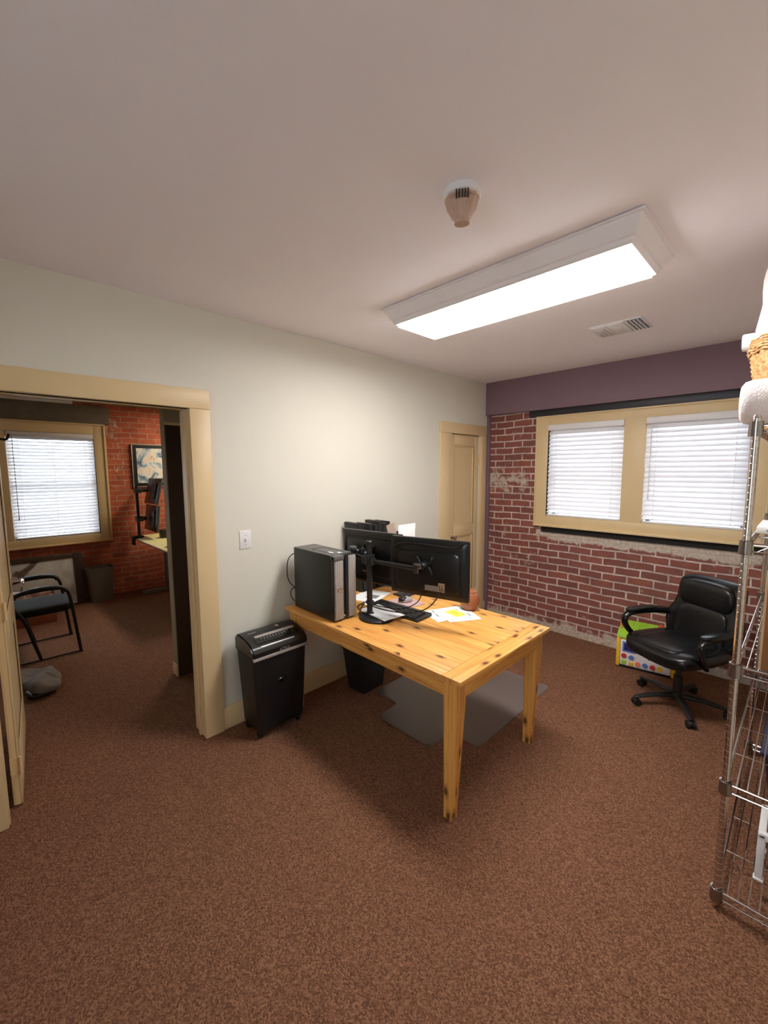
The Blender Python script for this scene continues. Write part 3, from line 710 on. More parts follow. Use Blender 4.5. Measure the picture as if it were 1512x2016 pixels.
MB().super((.121, .0, .315), (.012, .035, .012), .8, .8, 16, 10).build('pull_handle', 'gloss', sh)
MB().lathe([(.0, 0), (.028, 0), (.03, .003), (.022, .006), (.0, .004)], 20, (.118, 0, .315), 'x').build('handle_recess', 'blacksat', sh)
for x in (-.08, .075):
    for y in (-.135, .135):
        MB().lathe([(.0, -.011), (.018, -.011), (.022, -.006), (.022, .006), (.018, .011), (.0, .011)], 18, (x, y, .022), 'y').box((x - .012, y - .014, .03), (x + .012, y + .014, .055), .004).build('caster', 'rubber', sh)
MB().box((.10, -.11, .06), (.124, .11, .064), .001).build('bottom_lip', 'gloss', sh)

# ------------------------------------------------------------------ desktop computer
pc = thing('desktop_computer', 'black desktop computer tower with perforated front standing on desk end', 'computer', (.335, 1.628, TZ + .006))
PW, PL, PH = .087, .222, .415
MB().box((-PL, -PW, 0), (PL - .02, PW, PH), .004).build('case', 'tower', pc)
f = MB().box((PL - .02, -PW, .0), (PL + .004, PW, PH), .004)
f.build('front_bezel', 'blacksat', pc)
MB().box((PL, -PW + .004, .008), (PL + .016, -.018, PH - .028), .004).build('left_grille', 'perf', pc)
MB().box((PL, .024, .008), (PL + .016, PW - .002, PH - .006), .004).build('right_grille', 'perf', pc)
dv = MB().box((PL, .002, .012), (PL + .013, .024, PH - .01), .002).box((PL + .003, -.017, .012), (PL + .006, .0, PH - .03), .001).build('drive_bay', 'black', pc)
MB().cyl((PL + .004, -.007, .025), (PL + .009, -.007, .025), .006, n=12).build('eject_button', 'silver', dv)
MB().box((PL - .03, -PW, PH - .027), (PL + .018, -.012, PH + .002), .004).build('corner_cap', 'towergrey', pc)
MB().box((-PL, -PW, PH - .001), (PL - .03, PW, PH + .005), .003).build('top_panel', 'towergrey', pc)
b = MB(); z = PH + .006
for q in ((-.06, -.05, .17, -.047), (-.06, .047, .17, .05), (-.06, -.05, -.057, .05)): b.box((q[0], q[1], z - .002), (q[2], q[3], z + .0008))
b.build('tray_groove', 'slotdark', pc, smooth=False)
MB().box((.10, -.035, z - .001), (.14, -.02, z + .0012)).build('service_sticker', 'paper', pc, smooth=False); MB().box((.15, .0, z - .001), (.175, .02, z + .0012)).build('service_sticker', 'paper', pc, smooth=False)
em = MB().tube([(PL + .0175, -.048 + .018 * math.cos(t * PI / 12), .20 + .018 * math.sin(t * PI / 12)) for t in range(24)], .0018, 6, True)
emo = em.build('round_emblem', 'chrome', pc)
text_mesh('emblem_letters', 'DELL', .0125, 'chrome', emo, Matrix.Translation((PL + .0172, -.048, .20)) @ Euler((R(90), 0, R(90))).to_matrix().to_4x4(), .0006)
for x in (-.17, .17):
    for y in (-.06, .06): MB().cyl((x, y, -.006), (x, y, .002), .012, n=12).build('foot', 'rubber', pc)
# mains cable looping out at the back
tag(MB().tube(spline([(.110, 1.60, 1.10), (.075, 1.565, 1.11), (.03, 1.545, 1.06), (.022, 1.54, .96), (.045, 1.545, .90), (.095, 1.56, .868)], 8), .0035, 8).build('power_cable', 'rubber'), 'black cable looping behind the desktop tower against the wall', 'cable')
tag(MB().tube(spline([(.112, 1.58, .86), (.07, 1.553, .862), (.045, 1.548, .82), (.07, 1.556, .775), (.112, 1.57, .77)], 8), .003, 8).build('network_cable', 'rubber'), 'lower black cable loop behind the desktop tower', 'cable')

# ------------------------------------------------------------------ dual monitor arm and monitors
PX, PY = .635, 1.775
arm = thing('dual_monitor_stand', 'black dual monitor arm with round base and central pole on desk', 'monitor stand', (PX, PY, TZ))
MB().loft([((.05, .01, 0), .118, .105), ((.05, .01, .012), .118, .105), ((.05, .01, .020), .108, .096), ((.05, .01, .024), .06, .06)], 40, up=(1, 0, 0)).build('base', 'black', arm)
MB().cyl((0, 0, .02), (0, 0, .475), .0185, n=24).lathe([(.0, .472), (.022, .472), (.023, .478), (.023, .498), (.018, .503), (.0, .503)], 24).lathe([(.03, .020), (.03, .026), (.0185, .034)], 24).build('pole', 'black', arm)
MB().cyl((0, 0, .345), (0, 0, .405), .030, n=24).box((.015, -.02, .36), (.045, .02, .39), .004).lathe([(.0, .402), (.034, .402), (.034, .412), (.0, .415)], 24).build('collar', 'black', arm)
MB().cyl((0, -.03, .1), (0, .03, .1), .006, n=10).tube([(.024 * math.cos(k * PI / 8), .024 * math.sin(k * PI / 8), .1) for k in range(16)], .006, 8, True).build('cable_clip', 'rubber', arm)
RM = Vector((1.018, 1.905)); RA = R(13.8); LM = Vector((.535, 1.88)); LA = R(7.5)
def armseg(name, pts, r, rb):
    b = MB().tube(pts, r, 12, rb=rb)
    for p in (pts[0], pts[-1]): b.cyl(Vector(p) - Vector((0, 0, .024)), Vector(p) + Vector((0, 0, .024)), .022, n=18)
    return b.build(name, 'black', arm)
def head(cx, cy, a, z, jx, jy):
    """tilting plate with four fingers behind a monitor; local to arm"""
    n = Vector((math.sin(a), -math.cos(a), 0)); u = Vector((math.cos(a), math.sin(a), 0)); c = Vector((cx, cy, z))
    b = MB(); b.cyl(c + n * .002, c + n * .014, .030, n=20)
    for sx in (-1, 1):
        for sz in (-1, 1):
            e = c + u * (sx * .046) + Vector((0, 0, sz * .046)) + n * .006
            mdl = c + u * (sx * .03) + Vector((0, 0, sz * .014)) + n * .008
            b.tube(spline([c + n * .008, mdl, e], 5), .007, 8); b.cyl(e - n * .004, e + n * .006, .010, n=12)
    b.loft([(c + n * .012, .02, .02), (c + n * .035, .022, .022), (c + n * .05, .016, .016)], 16)
    o = b.build('mount_plate', 'black', arm)
    for sx in (-1, 1):
        for sz in (-1, 1):
            e = c + u * (sx * .046) + Vector((0, 0, sz * .046)); MB().cyl(e + n * .010, e + n * .0135, .0045, n=10).build('screw', 'chrome', o)
    return c + n * .05
mz = .388
hr = head(RM.x - PX + .045 * math.sin(RA) * 0 - .0, RM.y - PY - .028, RA, mz, 0, 0)
hl = head(LM.x - PX, LM.y - PY - .026, LA, mz + .01, 0, 0)
armseg('arm_bar', [(.03, -.005, .375), (hr.x - .03, hr.y - .01, .375)], .014, .009)
MB().cyl((hr.x - .03, hr.y - .01, .35), (hr.x - .03, hr.y - .01, .405), .022, n=18).tube([(hr.x - .03, hr.y - .01, .382), tuple(hr)], .014, 12).build('wrist_joint', 'darkchrome', arm)
armseg('arm_bar', [(-.01, -.03, .385), (-.135, -.022, .40)], .016, .009)
armseg('arm_bar', [(-.135, -.022, .425), (hl.x - .01, hl.y, .41)], .014, .009)
MB().cyl((-.135, -.022, .44), (-.135, -.022, .452), .024, n=18).build('elbow_cap', 'towergrey', arm)

def monitor(c, ang, zc, label, W=.512, Hh=.358, style=0):
    t = thing('monitor', label, 'monitor', (c.x, c.y, zc), (0, 0, ang), None)
    # local: x width, +y screen side, -y back
    MB().box((-W / 2, -.004, -Hh / 2), (W / 2, .022, Hh / 2), .006).build('bezel', 'blacksat', t)
    MB().box((-W / 2 + .016, .0215, -Hh / 2 + .018), (W / 2 - .016, .0228, Hh / 2 - .016)).build('screen', 'screen', t, smooth=False)
    # rear shell with sloping shoulders
    def ring(hx, hz, y, r, dz=0): return [(x, y, z + dz) for x, z in roundpoly([(-hx, -hz), (hx, -hz), (hx, hz), (-hx, hz)], r, 5)]
    skin(MB(), [ring(W / 2 - .002, Hh / 2 - .002, -.003, .01), ring(W / 2 - .012, Hh / 2 - .012, -.010, .015), ring(W * .43, Hh * .42, -.014, .025)]).build('rear_shell', 'blacksat', t)
    if style == 0:
        skin(MB(), [ring(W * .41, Hh * .345, -.012, .05, -.02), ring(W * .395, Hh * .33, -.024, .05, -.02), ring(W * .36, Hh * .28, -.027, .05, -.02)]).build('rear_hump', 'blacksat', t)
        MB().tube(spline([(-W * .44, -.016, Hh * .30), (-W * .34, -.022, Hh * .39), (0, -.023, Hh * .40), (W * .34, -.022, Hh * .39), (W * .44, -.016, Hh * .47)], 8), .006, 8).build('shoulder_ridge', 'blacksat', t)
        sp = MB().box((-.010, -.0285, -Hh * .36), (.078, -.0268, -Hh * .27)).build('rating_label', 'greypaper', t, smooth=False)
        sp['label'] = 'grey rating sticker'
        ss = MB().box((.078, -.0285, -Hh * .36), (.118, -.0268, -Hh * .21)).build('square_sticker', 'kraft', t, smooth=False)
        b = MB()
        for k in range(4): b.box((.083 + k * .008, -.0292, -Hh * .345), (.087 + k * .008, -.0284, -Hh * (.30 if k % 2 else .25)))
        b.build('sticker_print', 'slotdark', ss, smooth=False)
    else:
        skin(MB(), [ring(W * .40, Hh * .36, -.012, .03), ring(W * .38, Hh * .33, -.020, .03)]).build('rear_hump', 'blacksat', t)
        for zz in (.40, .35, -.39): MB().box((-W * .42, -.0165, Hh * zz - .0035), (W * .42, -.012, Hh * zz + .0035), .002).build('shoulder_ridge', 'black', t)
        MB().box((-.06, -.0215, -Hh * .28), (.02, -.019, -Hh * .25)).build('rating_label', 'greypaper', t, smooth=False)
    return t
monitor(RM, RA, 1.107, 'right of two black monitors seen from behind on the dual arm', style=0)
monitor(LM, LA, 1.104, 'left black monitor on the dual arm, partly hidden by the tower', style=1)
# cables from the monitors to the pole
tag(MB().tube(spline([(1.0, 1.885, 1.0), (.98, 1.85, .90), (.88, 1.80, .845), (.74, 1.765, .838), (.66, 1.75, .84)], 8), .0032, 8).build('monitor_cable', 'rubber'), 'black cable drooping from the right monitor to the arm pole', 'cable')
tag(MB().tube(spline([(1.12, 1.905, .985), (1.06, 1.86, .885), (.95, 1.81, .835), (.78, 1.76, .825), (.66, 1.75, .832)], 8), .0035, 8).build('monitor_cable', 'rubber'), 'lower of two black cables drooping under the right monitor', 'cable')
tag(MB().tube(spline([(.61, 1.75, .84), (.56, 1.735, .80), (.545, 1.77, .76), (.57, 1.74, .752), (.60, 1.72, .75), (.575, 1.745, .775), (.61, 1.752, .835)], 8), .0035, 8).build('cable_bundle', 'rubber'), 'tangle of black cables between tower and arm pole', 'cable')
tag(MB().tube(spline([(.57, 1.86, .965), (.60, 1.83, .92), (.625, 1.80, .86), (.622, 1.79, .845)], 8), .003, 8).build('monitor_cable', 'rubber'), 'thin black cable hanging from the left monitor to the pole', 'cable')

# ------------------------------------------------------------------ small things on the desk
def sheet(name, c, w, l, rz, z, m, label, cat, group=None, th=.0008, curl=0):
    b = MB(); n = 8; rows = []
    for i in range(n + 1):
        x = -w / 2 + w * i / n; zz = curl * (i / n) ** 2
        rows.append([b.bm.verts.new((x, y, zz + q)) for y, q in ((-l / 2, 0), (l / 2, 0), (l / 2, th), (-l / 2, th))])
    for p, q in zip(rows, rows[1:]):
        for k in range(4): b.bm.faces.new((p[k], p[(k + 1) % 4], q[(k + 1) % 4], q[k]))
    b.bm.faces.new(rows[0][::-1]); b.bm.faces.new(rows[-1])
    o = b.build(name, m, loc=(c[0], c[1], z), rot=(0, 0, rz)); return tag(o, label, cat, group)
kb = thing('keyboard', 'black computer keyboard lying on desk behind the arm base', 'keyboard', (.70, 1.973, TZ + .001), (0, 0, R(3)))
MB().prism([(-.076, .0), (.076, .0), (.076, .022), (-.076, .012)], -.225, .225, lambda a, z, x: (x, a, z)).build('case', 'black', kb)
k0 = None
for r_ in range(5):
    for k in range(19):
        x = -.205 + k * .0216; y = -.058 + r_ * .0245 + (.004 if r_ == 4 else 0)
        zt = .0135 + (y + .076) / .152 * .010
        if r_ == 0 and 4 <= k <= 8:
            if k == 6: MB().box((-.050, -.0095, -.002), (.050, .0095, .006), .0015).build('space_bar', 'blacksat', kb, loc=(x, y, zt))
            continue
        if k0 is None: k0 = MB().box((-.0093, -.0098, -.002), (.0093, .0098, .006), .0015, 1).build('key', 'blacksat', kb, loc=(x, y, zt))
        else: q = k0.copy(); C.objects.link(q); q.parent = kb; q.location = (x, y, zt)
ms = thing('computer_mouse', 'grey and black computer mouse on the pink mouse pad', 'mouse', (.60, 2.16, TZ + .004), (0, 0, R(-20)))
MB().super((0, 0, .016), (.032, .055, .020), .7, .8, 24, 12, lambda p: (p.x, p.y, max(p.z, -.015))).build('body', 'silver', ms)
MB().super((0, -.022, .020), (.030, .034, .018), .7, .8, 20, 10, lambda p: (p.x, p.y, max(p.z, -.01))).build('buttons', 'black', ms)
MB().lathe([(.0, -.003), (.007, -.003), (.007, .003), (.0, .003)], 14, (0, .028, .036), 'x').build('scroll_wheel', 'rubber', ms)
tag(MB().prism(roundpoly([(-.11, -.09), (.11, -.09), (.11, .09), (-.11, .09)], .01), 0, .003).build('mouse_pad', 'pink', loc=(.61, 2.15, TZ + .001), rot=(0, 0, R(-6))), 'pinkish mouse pad on desk under the mouse', 'mouse pad')
def printed_sheet(name, c, w, l, rz, z, label, lines, group=None, marks=True):
    o = sheet(name, c, w, l, rz, z, 'paper', label, 'paper', group)
    if marks:
        b = MB()
        for (x0, y0, x1, y1) in lines: b.box((x0, y0, .0008), (x1, y1, .0011))
        b.build('printed_lines', 'greypaper', o, smooth=False)
    return o
printed_sheet('paper_sheet', (.68, 1.835), .28, .17, R(-6), TZ + .0255, 'white sheet lying across the round base of the monitor arm', [(-.12, .05, -.09, .065)])
printed_sheet('paper_sheet', (.31, 2.08), .215, .28, R(20), TZ + .001, 'white sheet on desk beneath the left monitor, with a dark picture', [(-.02, -.05, .07, .03)])
printed_sheet('paper_sheet', (.45, 1.99), .11, .16, R(-15), TZ + .002, 'small white sheet on desk behind the tower beside the keyboard', [(-.04, .0, .02, .004)])
gp = 'loose papers at the free end of the desk'
printed_sheet('paper_sheet', (.965, 2.175), .216, .279, R(-21), TZ + .001, 'bottom sheet of the loose papers near the free desk end', [(-.08, -.12, -.03, -.11)], gp)
printed_sheet('paper_sheet', (1.04, 2.20), .20, .22, R(-30), TZ + .002, 'white sheet fanned out to the right in the loose papers on the desk', [(-.05, -.09, .05, -.085), (.02, .04, .07, .05)], gp)
top = printed_sheet('paper_sheet', (.985, 2.195), .216, .25, R(-27), TZ + .0032, 'top sheet of the loose papers on the desk, under the yellow note', [(-.09, -.11, -.05, -.10), (-.02, -.115, .03, -.105), (-.08, .06, -.03, .065), (.03, .09, .08, .10)], gp)
yn = sheet('sticky_note', (1.0, 2.21), .12, .085, R(-10), TZ + .0045, 'yellow', 'yellow note stuck on top of the loose papers on the desk', 'note')
b = MB()
for k in range(3): b.box((-.03, -.012 + k * .011, .0008), (.022, -.008 + k * .011, .0011))
b.build('handwriting', 'greypaper', yn, smooth=False)
rj = thing('round_jar', 'round brown leather-covered jar on the far desk edge behind right monitor', 'jar', (1.015, 2.352, TZ))
MB().lathe([(.0, 0), (.035, 0), (.052, .015), (.064, .045), (.066, .075), (.058, .108), (.045, .124)], 32).build('body', 'brownround', rj)
MB().lathe([(.046, .123), (.047, .130), (.03, .140), (.0, .143)], 32).build('lid', 'brownround', rj)
MB().super((.06, .02, .012), (.008, .008, .008), 1, 1, 12, 8).build('stud', 'chrome', rj)
# file organiser against the wall with black binders
fo = thing('file_organizer', 'black upright file organizer on desk against the wall behind left monitor', 'organizer', (0, 0, TZ))
b = MB().box((.02, 2.09, 0), (.028, 2.418, .38), .002).box((.02, 2.09, 0), (.20, 2.418, .008), .002)
b.build('back_panel', 'black', fo)
for y in (2.09, 2.41): MB().prism([(.028, 0), (.20, 0), (.20, .28), (.028, .38)], y, y + .008, lambda a, z, q: (a, q, z)).build('divider', 'black', fo)
gpb = 'black binders in the organizer'
def binder(y, w, h_, tilt, lab, x0=.035, x1=.195, strip=None):
    t = thing('binder', lab, 'binder', (0, y, TZ + .009), (R(tilt), 0, 0), gpb)
    MB().box((x0, 0, 0), (x1, w, h_), .002).box((x1 - .004, -.002, 0), (x1 + .002, w + .002, h_), .001).build('cover', 'black', t)
    MB().box((x0 + .006, .003, h_ - .004), (x1 - .006, w - .003, h_ + .0005)).build('pages', 'kraft' if strip else 'slotdark', t, smooth=False)
    return t
binder(2.118, .028, .540, 7, 'leftmost black binder in the organizer, tilted left')
binder(2.150, .026, .525, -3.5, 'second black binder from the left in the organizer', strip=True)
binder(2.205, .028, .510, -4, 'third black binder in the organizer, tilted right')
binder(2.276, .040, .535, 0, 'thick upright black binder in the middle of the organizer')
binder(2.323, .046, .515, 0, 'wide black binder near the right end of the organizer')
binder(2.384, .022, .525, 0, 'rightmost thin black binder in the organizer')
# document stand with folder and sheets
ds = thing('document_stand', 'slim black document stand on desk behind the right monitor', 'document stand', (.47, 2.30, TZ), (0, 0, R(0)))
MB().box((-.06, -.08, 0), (.06, .08, .010), .003).build('foot', 'black', ds)
MB().cyl((0, 0, .008), (0, 0, .30), .009, n=12).build('post', 'black', ds)
MB().box((-.008, -.12, .26), (-.004, .12, .50), .001).box((-.008, -.12, .255), (.028, .12, .262), .001).build('plate', 'black', ds)
b = MB().box((0, 0, 0), (.004, .19, .28), .001)
tag(b.build('paper_sheets', 'paper', loc=(.472, 2.215, TZ + .2635)), 'white sheets propped upright on the document stand', 'paper')
b = MB().box((0, 0, 0), (.003, .085, .30), .001)
tag(b.build('manila_folder', 'kraft', loc=(.480, 2.155, TZ + .264), rot=(R(14), 0, 0)), 'grey-brown folder leaning at the left of the document stand', 'folder')

# ------------------------------------------------------------------ office chair
oc = thing('office_chair', 'black leather executive office chair on casters facing away from brick wall', 'office chair', (2.03, 3.48, 0), (0, 0, R(-28.7))); oc.scale = (.98, .98, .93)
# local: front is -y
def seatf(p):
    z = p.z
    if p.y < -.16: z -= (abs(p.y) - .16) ** 2 * 1.6
    z += .018 * (p.x / .26) ** 2
    return (p.x * (1 - .10 * max(0, p.y) / .26), p.y, z)
MB().super((0, -.02, .455), (.265, .270, .065), .5, .42, 40, 20, seatf).build('seat', 'leather', oc)
MB().super((0, -.045, .492), (.175, .215, .040), .45, .4, 32, 16, seatf).build('seat_cushion', 'leatherpanel', oc)
b = MB(); secs = []
for z, hw, th, y in ((.44, .215, .045, .225), (.50, .255, .060, .235), (.60, .272, .068, .25), (.68, .262, .066, .262), (.74, .235, .062, .272), (.80, .225, .064, .285), (.88, .228, .066, .30), (.935, .222, .058, .31), (.965, .195, .038, .316), (.975, .15, .018, .318)):
    ring = []
    for k in range(40):
        t = 2 * PI * k / 40; sg = lambda w_, e: math.copysign(abs(w_) ** e, w_)
        x = hw * sg(math.cos(t), .55); yy = th * sg(math.sin(t), .7) - .10 * (x / .27) ** 2 * .6
        ring.append((x, y + yy, z))
    secs.append(ring)
skin(b, secs).build('backrest', 'leather', oc, ang=60)
def bend(p): return (p.x, p.y - .06 * (p.x / .25) ** 2 * .6 + .0, p.z)
MB().super((0, .238, .845), (.192, .050, .112), .6, .5, 32, 16, bend).build('headrest_pillow', 'leatherpanel', oc)
MB().super((0, .200, .60), (.178, .034, .165), .45, .4, 32, 16, lambda p: (p.x, p.y + (p.z) * .14 - .03 * (p.x / .2) ** 2, p.z)).build('back_cushion', 'leatherpanel', oc)
b = MB()
for sx in (-1, 1): b.tube(spline([(sx * .172, .180, .47), (sx * .182, .185, .60), (sx * .186, .212, .72), (sx * .205, .235, .80), (sx * .20, .25, .90)], 6), .0035, 6)
b.tube(spline([(-.19, .21, .745), (-.10, .205, .715), (0, .205, .705), (.10, .205, .715), (.19, .21, .745)], 6), .0035, 6)
b.build('seam', 'leather', oc)
for sx in (-1, 1):
    path = spline([(sx * .255, -.10, .435), (sx * .285, -.16, .50), (sx * .292, -.205, .57), (sx * .292, -.20, .63), (sx * .290, -.13, .662), (sx * .285, 0.0, .665), (sx * .275, .12, .655), (sx * .262, .20, .64)], 6)
    secs = []
    n = len(path)
    for i, p in enumerate(path):
        t = i / (n - 1)
        secs.append((p, .017 + .010 * max(0, min(1, (t - .45) * 6)), .024 + .012 * max(0, min(1, (t - .45) * 6))))
    a_ = MB().loft(secs, 14, up=(0, -1, 0)).build('armrest', 'leather', oc)
    MB().super((sx * .290, -.05, .676), (.038, .145, .020), .6, .6, 24, 10).build('arm_pad', 'leather', a_)
MB().box((-.11, -.12, .375), (.11, .12, .40), .01).box((-.03, -.26, .385), (-.02, -.1, .393)).build('mechanism', 'black', oc)
MB().cyl((0, 0, .10), (0, 0, .24), .030, n=20).cyl((0, 0, .24), (0, 0, .39), .016, n=16).build('gas_lift', 'black', oc)
bs = MB().lathe([(.0, .06), (.05, .06), (.055, .08), (.048, .115), (.0, .12)], 24).build('base_hub', 'black', oc)
for k in range(5):
    a = R(-90 + 26 + 72 * k + 28.7) ; u = Vector((math.cos(a), math.sin(a), 0))
    MB().loft([(u * .03 + Vector((0, 0, .090)), .022, .03), (u * .16 + Vector((0, 0, .088)), .018, .026), (u * .285 + Vector((0, 0, .070)), .012, .020), (u * .305 + Vector((0, 0, .066)), .008, .014)], 12).build('base_leg', 'black', oc)
    e = u * .29; s_ = Vector((-u.y, u.x, 0))
    ca = MB()
    for sg in (-1, 1): ca.cyl(e + s_ * (sg * .008) + Vector((0, 0, .026)), e + s_ * (sg * .026) + Vector((0, 0, .026)), .026, n=20)
    ca.cyl(e + Vector((0, 0, .026)), e + Vector((0, 0, .066)), .008, n=10).super(e + Vector((0, 0, .036)), (.022, .022, .018), .8, .8, 14, 8)
    ca.build('caster', 'rubber', oc)

# ------------------------------------------------------------------ toy behind the chair
ty = thing('activity_toy', 'lime green and yellow toddler activity box against the brick wall', 'toy', (1.525, 3.835, 0), (0, 0, R(8)))
TW, TD, TH = .42, .27, .31
MB().box((.018, .01, .012), (TW - .018, TD, TH - .02), .02).build('body', 'toyyellow', ty)
MB().box((-.002, -.002, .0), (.03, TD, TH - .05), .012).build('side_panel', 'toyyellow', ty)
MB().box((TW - .03, -.002, 0), (TW + .002, TD, TH - .05), .012).build('side_panel', 'toyyellow', ty)
tp = MB().prism([(-.005, TH - .06), (.0, TH - .03), (.06, TH), (TD, TH + .03), (TD, TH - .05)], .0, TW, lambda a, z, x: (x, a, z)); bmesh.ops.bevel(tp.bm, geom=list(tp.bm.edges), offset=.01, segments=2, affect='EDGES')
tpo = tp.build('top_cover', 'toygreen', ty)
b = MB()
for i in range(6):
    for k in range(4): b.cyl((.10 + i * .045, .09 + k * .042, TH - .01), (.10 + i * .045, .09 + k * .042, TH + .014 + (k * .042) * .143), .008, n=10)
b.build('peg_holes', 'toygreen', tpo)
MB().box((.03, -.010, .022), (TW - .03, .012, TH - .065), .012).build('front_panel', 'toywhite', ty)
MB().box((.045, -.015, .145), (.15, -.006, .235), .006).build('screen_frame', 'toyblue', ty)
MB().box((.058, -.0175, .16), (.137, -.012, .222), .003).build('screen', 'toypurple', ty)
for i, (x, z, m, sh_) in enumerate(((.060, .11, 'toyred', 0), (.115, .105, 'toyblue', 1), (.060, .055, 'toygreen', 2), (.115, .05, 'toyyellow', 2), (.165, .06, 'toyorange', 0), (.215, .062, 'toyblue', 1), (.268, .062, 'toyred', 0), (.318, .062, 'toyyellow', 0))):
    b = MB()
    if sh_ == 0: b.cyl((x, -.018, z), (x, -.006, z), .020, n=18)
    elif sh_ == 1: b.prism([(x + .022 * math.cos(PI / 2 + k * 2 * PI / 5), z + .022 * math.sin(PI / 2 + k * 2 * PI / 5)) for k in range(5)], -.018, -.006, lambda a, z_, y: (a, y, z_))
    else: b.box((x - .017, -.018, z - .017), (x + .017, -.006, z + .017), .004)
    b.build('button', m, ty)
MB().tube(spline([(.03, .08, TH - .01), (.015, .09, TH + .05), (.04, .11, TH + .075), (.06, .13, TH + .01)], 6), .006, 8).build('wire_loop', 'toyorange', ty)
MB().super((.30, .20, TH + .036), (.022, .022, .022), 1, 1, 16, 10).build('knob', 'toyred', ty)
MB().box((.0, .0, -.0), (TW, TD, .012), .004).build('underside', 'black', ty)

# ------------------------------------------------------------------ wire shelving
SX0, SX1, SY0, SY1 = 2.443, 2.875, 1.935, 3.165
ws = thing('wire_shelving', 'chrome wire shelving unit with five tiers at the right edge', 'shelving', (0, 0, 0))
def post_mesh():
    prof = [(.0, .0), (.0105, .0), (.0135, .010)]
    z = .04
    while z < 1.866:
        prof += [(.0125, z), (.0125, z + .0222), (.0119, z + .0230), (.0119, z + .0246), (.0125, z + .0254)]; z += .0254
    prof += [(.0125, 1.870), (.009, 1.878), (.0, 1.88)]
    return MB().lathe(prof, 18)
p0 = None
for x in (SX0, SX1):
    for y in (SY0, SY1):
        if p0 is None: p0 = post_mesh().build('post', 'chrome', ws, loc=(x, y, 0), ang=35)
        else:
            q = p0.copy(); C.objects.link(q); q.parent = ws; q.location = (x, y, 0)
tiers = [.068, .514, .976, 1.432, 1.846]
def deck_mesh():
    b = MB(); r = .0024; z = 0
    n = 14
    for i in range(1, n): x = SX0 + (SX1 - SX0) * i / n; b.tube([(x, SY0 + .002, z), (x, SY1 - .002, z)], r, 6)
    for k in range(0, 6): y = SY0 + .003 + (SY1 - SY0 - .006) * k / 5; b.tube([(SX0, y, z - .005), (SX1, y, z - .005)], .003, 6)
    for zz in (.0, -.030):
        b.tube([(SX0, SY0, zz), (SX1, SY0, zz)], .0036, 8).tube([(SX0, SY1, zz), (SX1, SY1, zz)], .0036, 8)
        b.tube([(SX0, SY0, zz), (SX0, SY1, zz)], .0036, 8).tube([(SX1, SY0, zz), (SX1, SY1, zz)], .0036, 8)
    for y in (SY0, SY1):
        m_ = 8; b.tube(spline([(SX0 + .03 + (SX1 - SX0 - .06) * i / m_, y, -.002 if i % 2 else -.028) for i in range(m_ + 1)], 5), .0022, 6)
    for x in (SX0, SX1):
        m_ = 20; b.tube(spline([(x, SY0 + .03 + (SY1 - SY0 - .06) * i / m_, -.002 if i % 2 else -.028) for i in range(m_ + 1)], 4), .0022, 6)
    return b
d0 = None; col0 = None
for z in tiers:
    if d0 is None: dko = d0 = deck_mesh().build('wire_shelf', 'chrome', ws, loc=(0, 0, z))
    else: dko = d0.copy(); C.objects.link(dko); dko.parent = ws; dko.location = (0, 0, z)
    for x in (SX0, SX1):
        for y in (SY0, SY1):
            if col0 is None: c_ = col0 = MB().lathe([(.0128, -.040), (.021, -.040), (.0215, -.036), (.0195, .004), (.020, .010), (.0145, .011), (.0128, .008)], 24).build('corner_collar', 'darkchrome', dko, loc=(x, y, 0))
            else: c_ = col0.copy(); C.objects.link(c_); c_.parent = dko; c_.location = (x, y, 0)

# on the shelves
zt = tiers[4] + .003
bk = thing('wicker_basket', 'woven willow basket on the top tier of the wire shelving', 'basket', (2.63, 2.42, zt), (0, 0, 0))
def basket():
    b = MB(); rows = 34; seg = 96; rings = []
    for i in range(rows + 1):
        t = i / rows; z = .004 + .33 * t; r = .215 + .045 * t
        rings.append([b.bm.verts.new(((r + .006 * math.sin(2 * PI * k / 4 + PI * i) * (1 if 0 < i < rows else 0)) * math.cos(2 * PI * k / seg), (r + .006 * math.sin(2 * PI * k / 4 + PI * i) * (1 if 0 < i < rows else 0)) * math.sin(2 * PI * k / seg), z)) for k in range(seg)])
    inner = [[b.bm.verts.new((.94 * v.co.x, .94 * v.co.y, max(.016, v.co.z))) for v in rg] for rg in (rings[-1], rings[0])]
    allr = rings + inner
    for p, q in zip(allr, allr[1:]):
        for k in range(seg): b.bm.faces.new((p[k], p[(k + 1) % seg], q[(k + 1) % seg], q[k]))
    b.bm.faces.new(rings[0][::-1]); b.bm.faces.new(inner[-1]); return b
basket().build('woven_body', 'weave', bk, ang=70)
b = MB()
for j in range(6):
    r = .262 + .004 * math.sin(j * 1.1)
    b.tube([((r + .0025 * math.sin(k * 40 * 2 * PI / 128 + j * PI)) * math.cos(2 * PI * k / 128), (r + .0025 * math.sin(k * 40 * 2 * PI / 128 + j * PI)) * math.sin(2 * PI * k / 128), .318 + .0105 * j + .0035 * math.cos(k * 20 * 2 * PI / 128)) for k in range(128)], .0050, 7, True)
b.build('braided_rim', 'weave', bk)
b = MB()
for j in range(3):
    r = .222; b.tube([((r + .006 * math.sin(k * 10 * 2 * PI / 96 + j * 2.1)) * math.cos(2 * PI * k / 96), (r + .006 * math.sin(k * 10 * 2 * PI / 96 + j * 2.1)) * math.sin(2 * PI * k / 96), .010 + .010 * j) for k in range(96)], .0065, 7, True)
b.build('braided_foot', 'weave', bk)
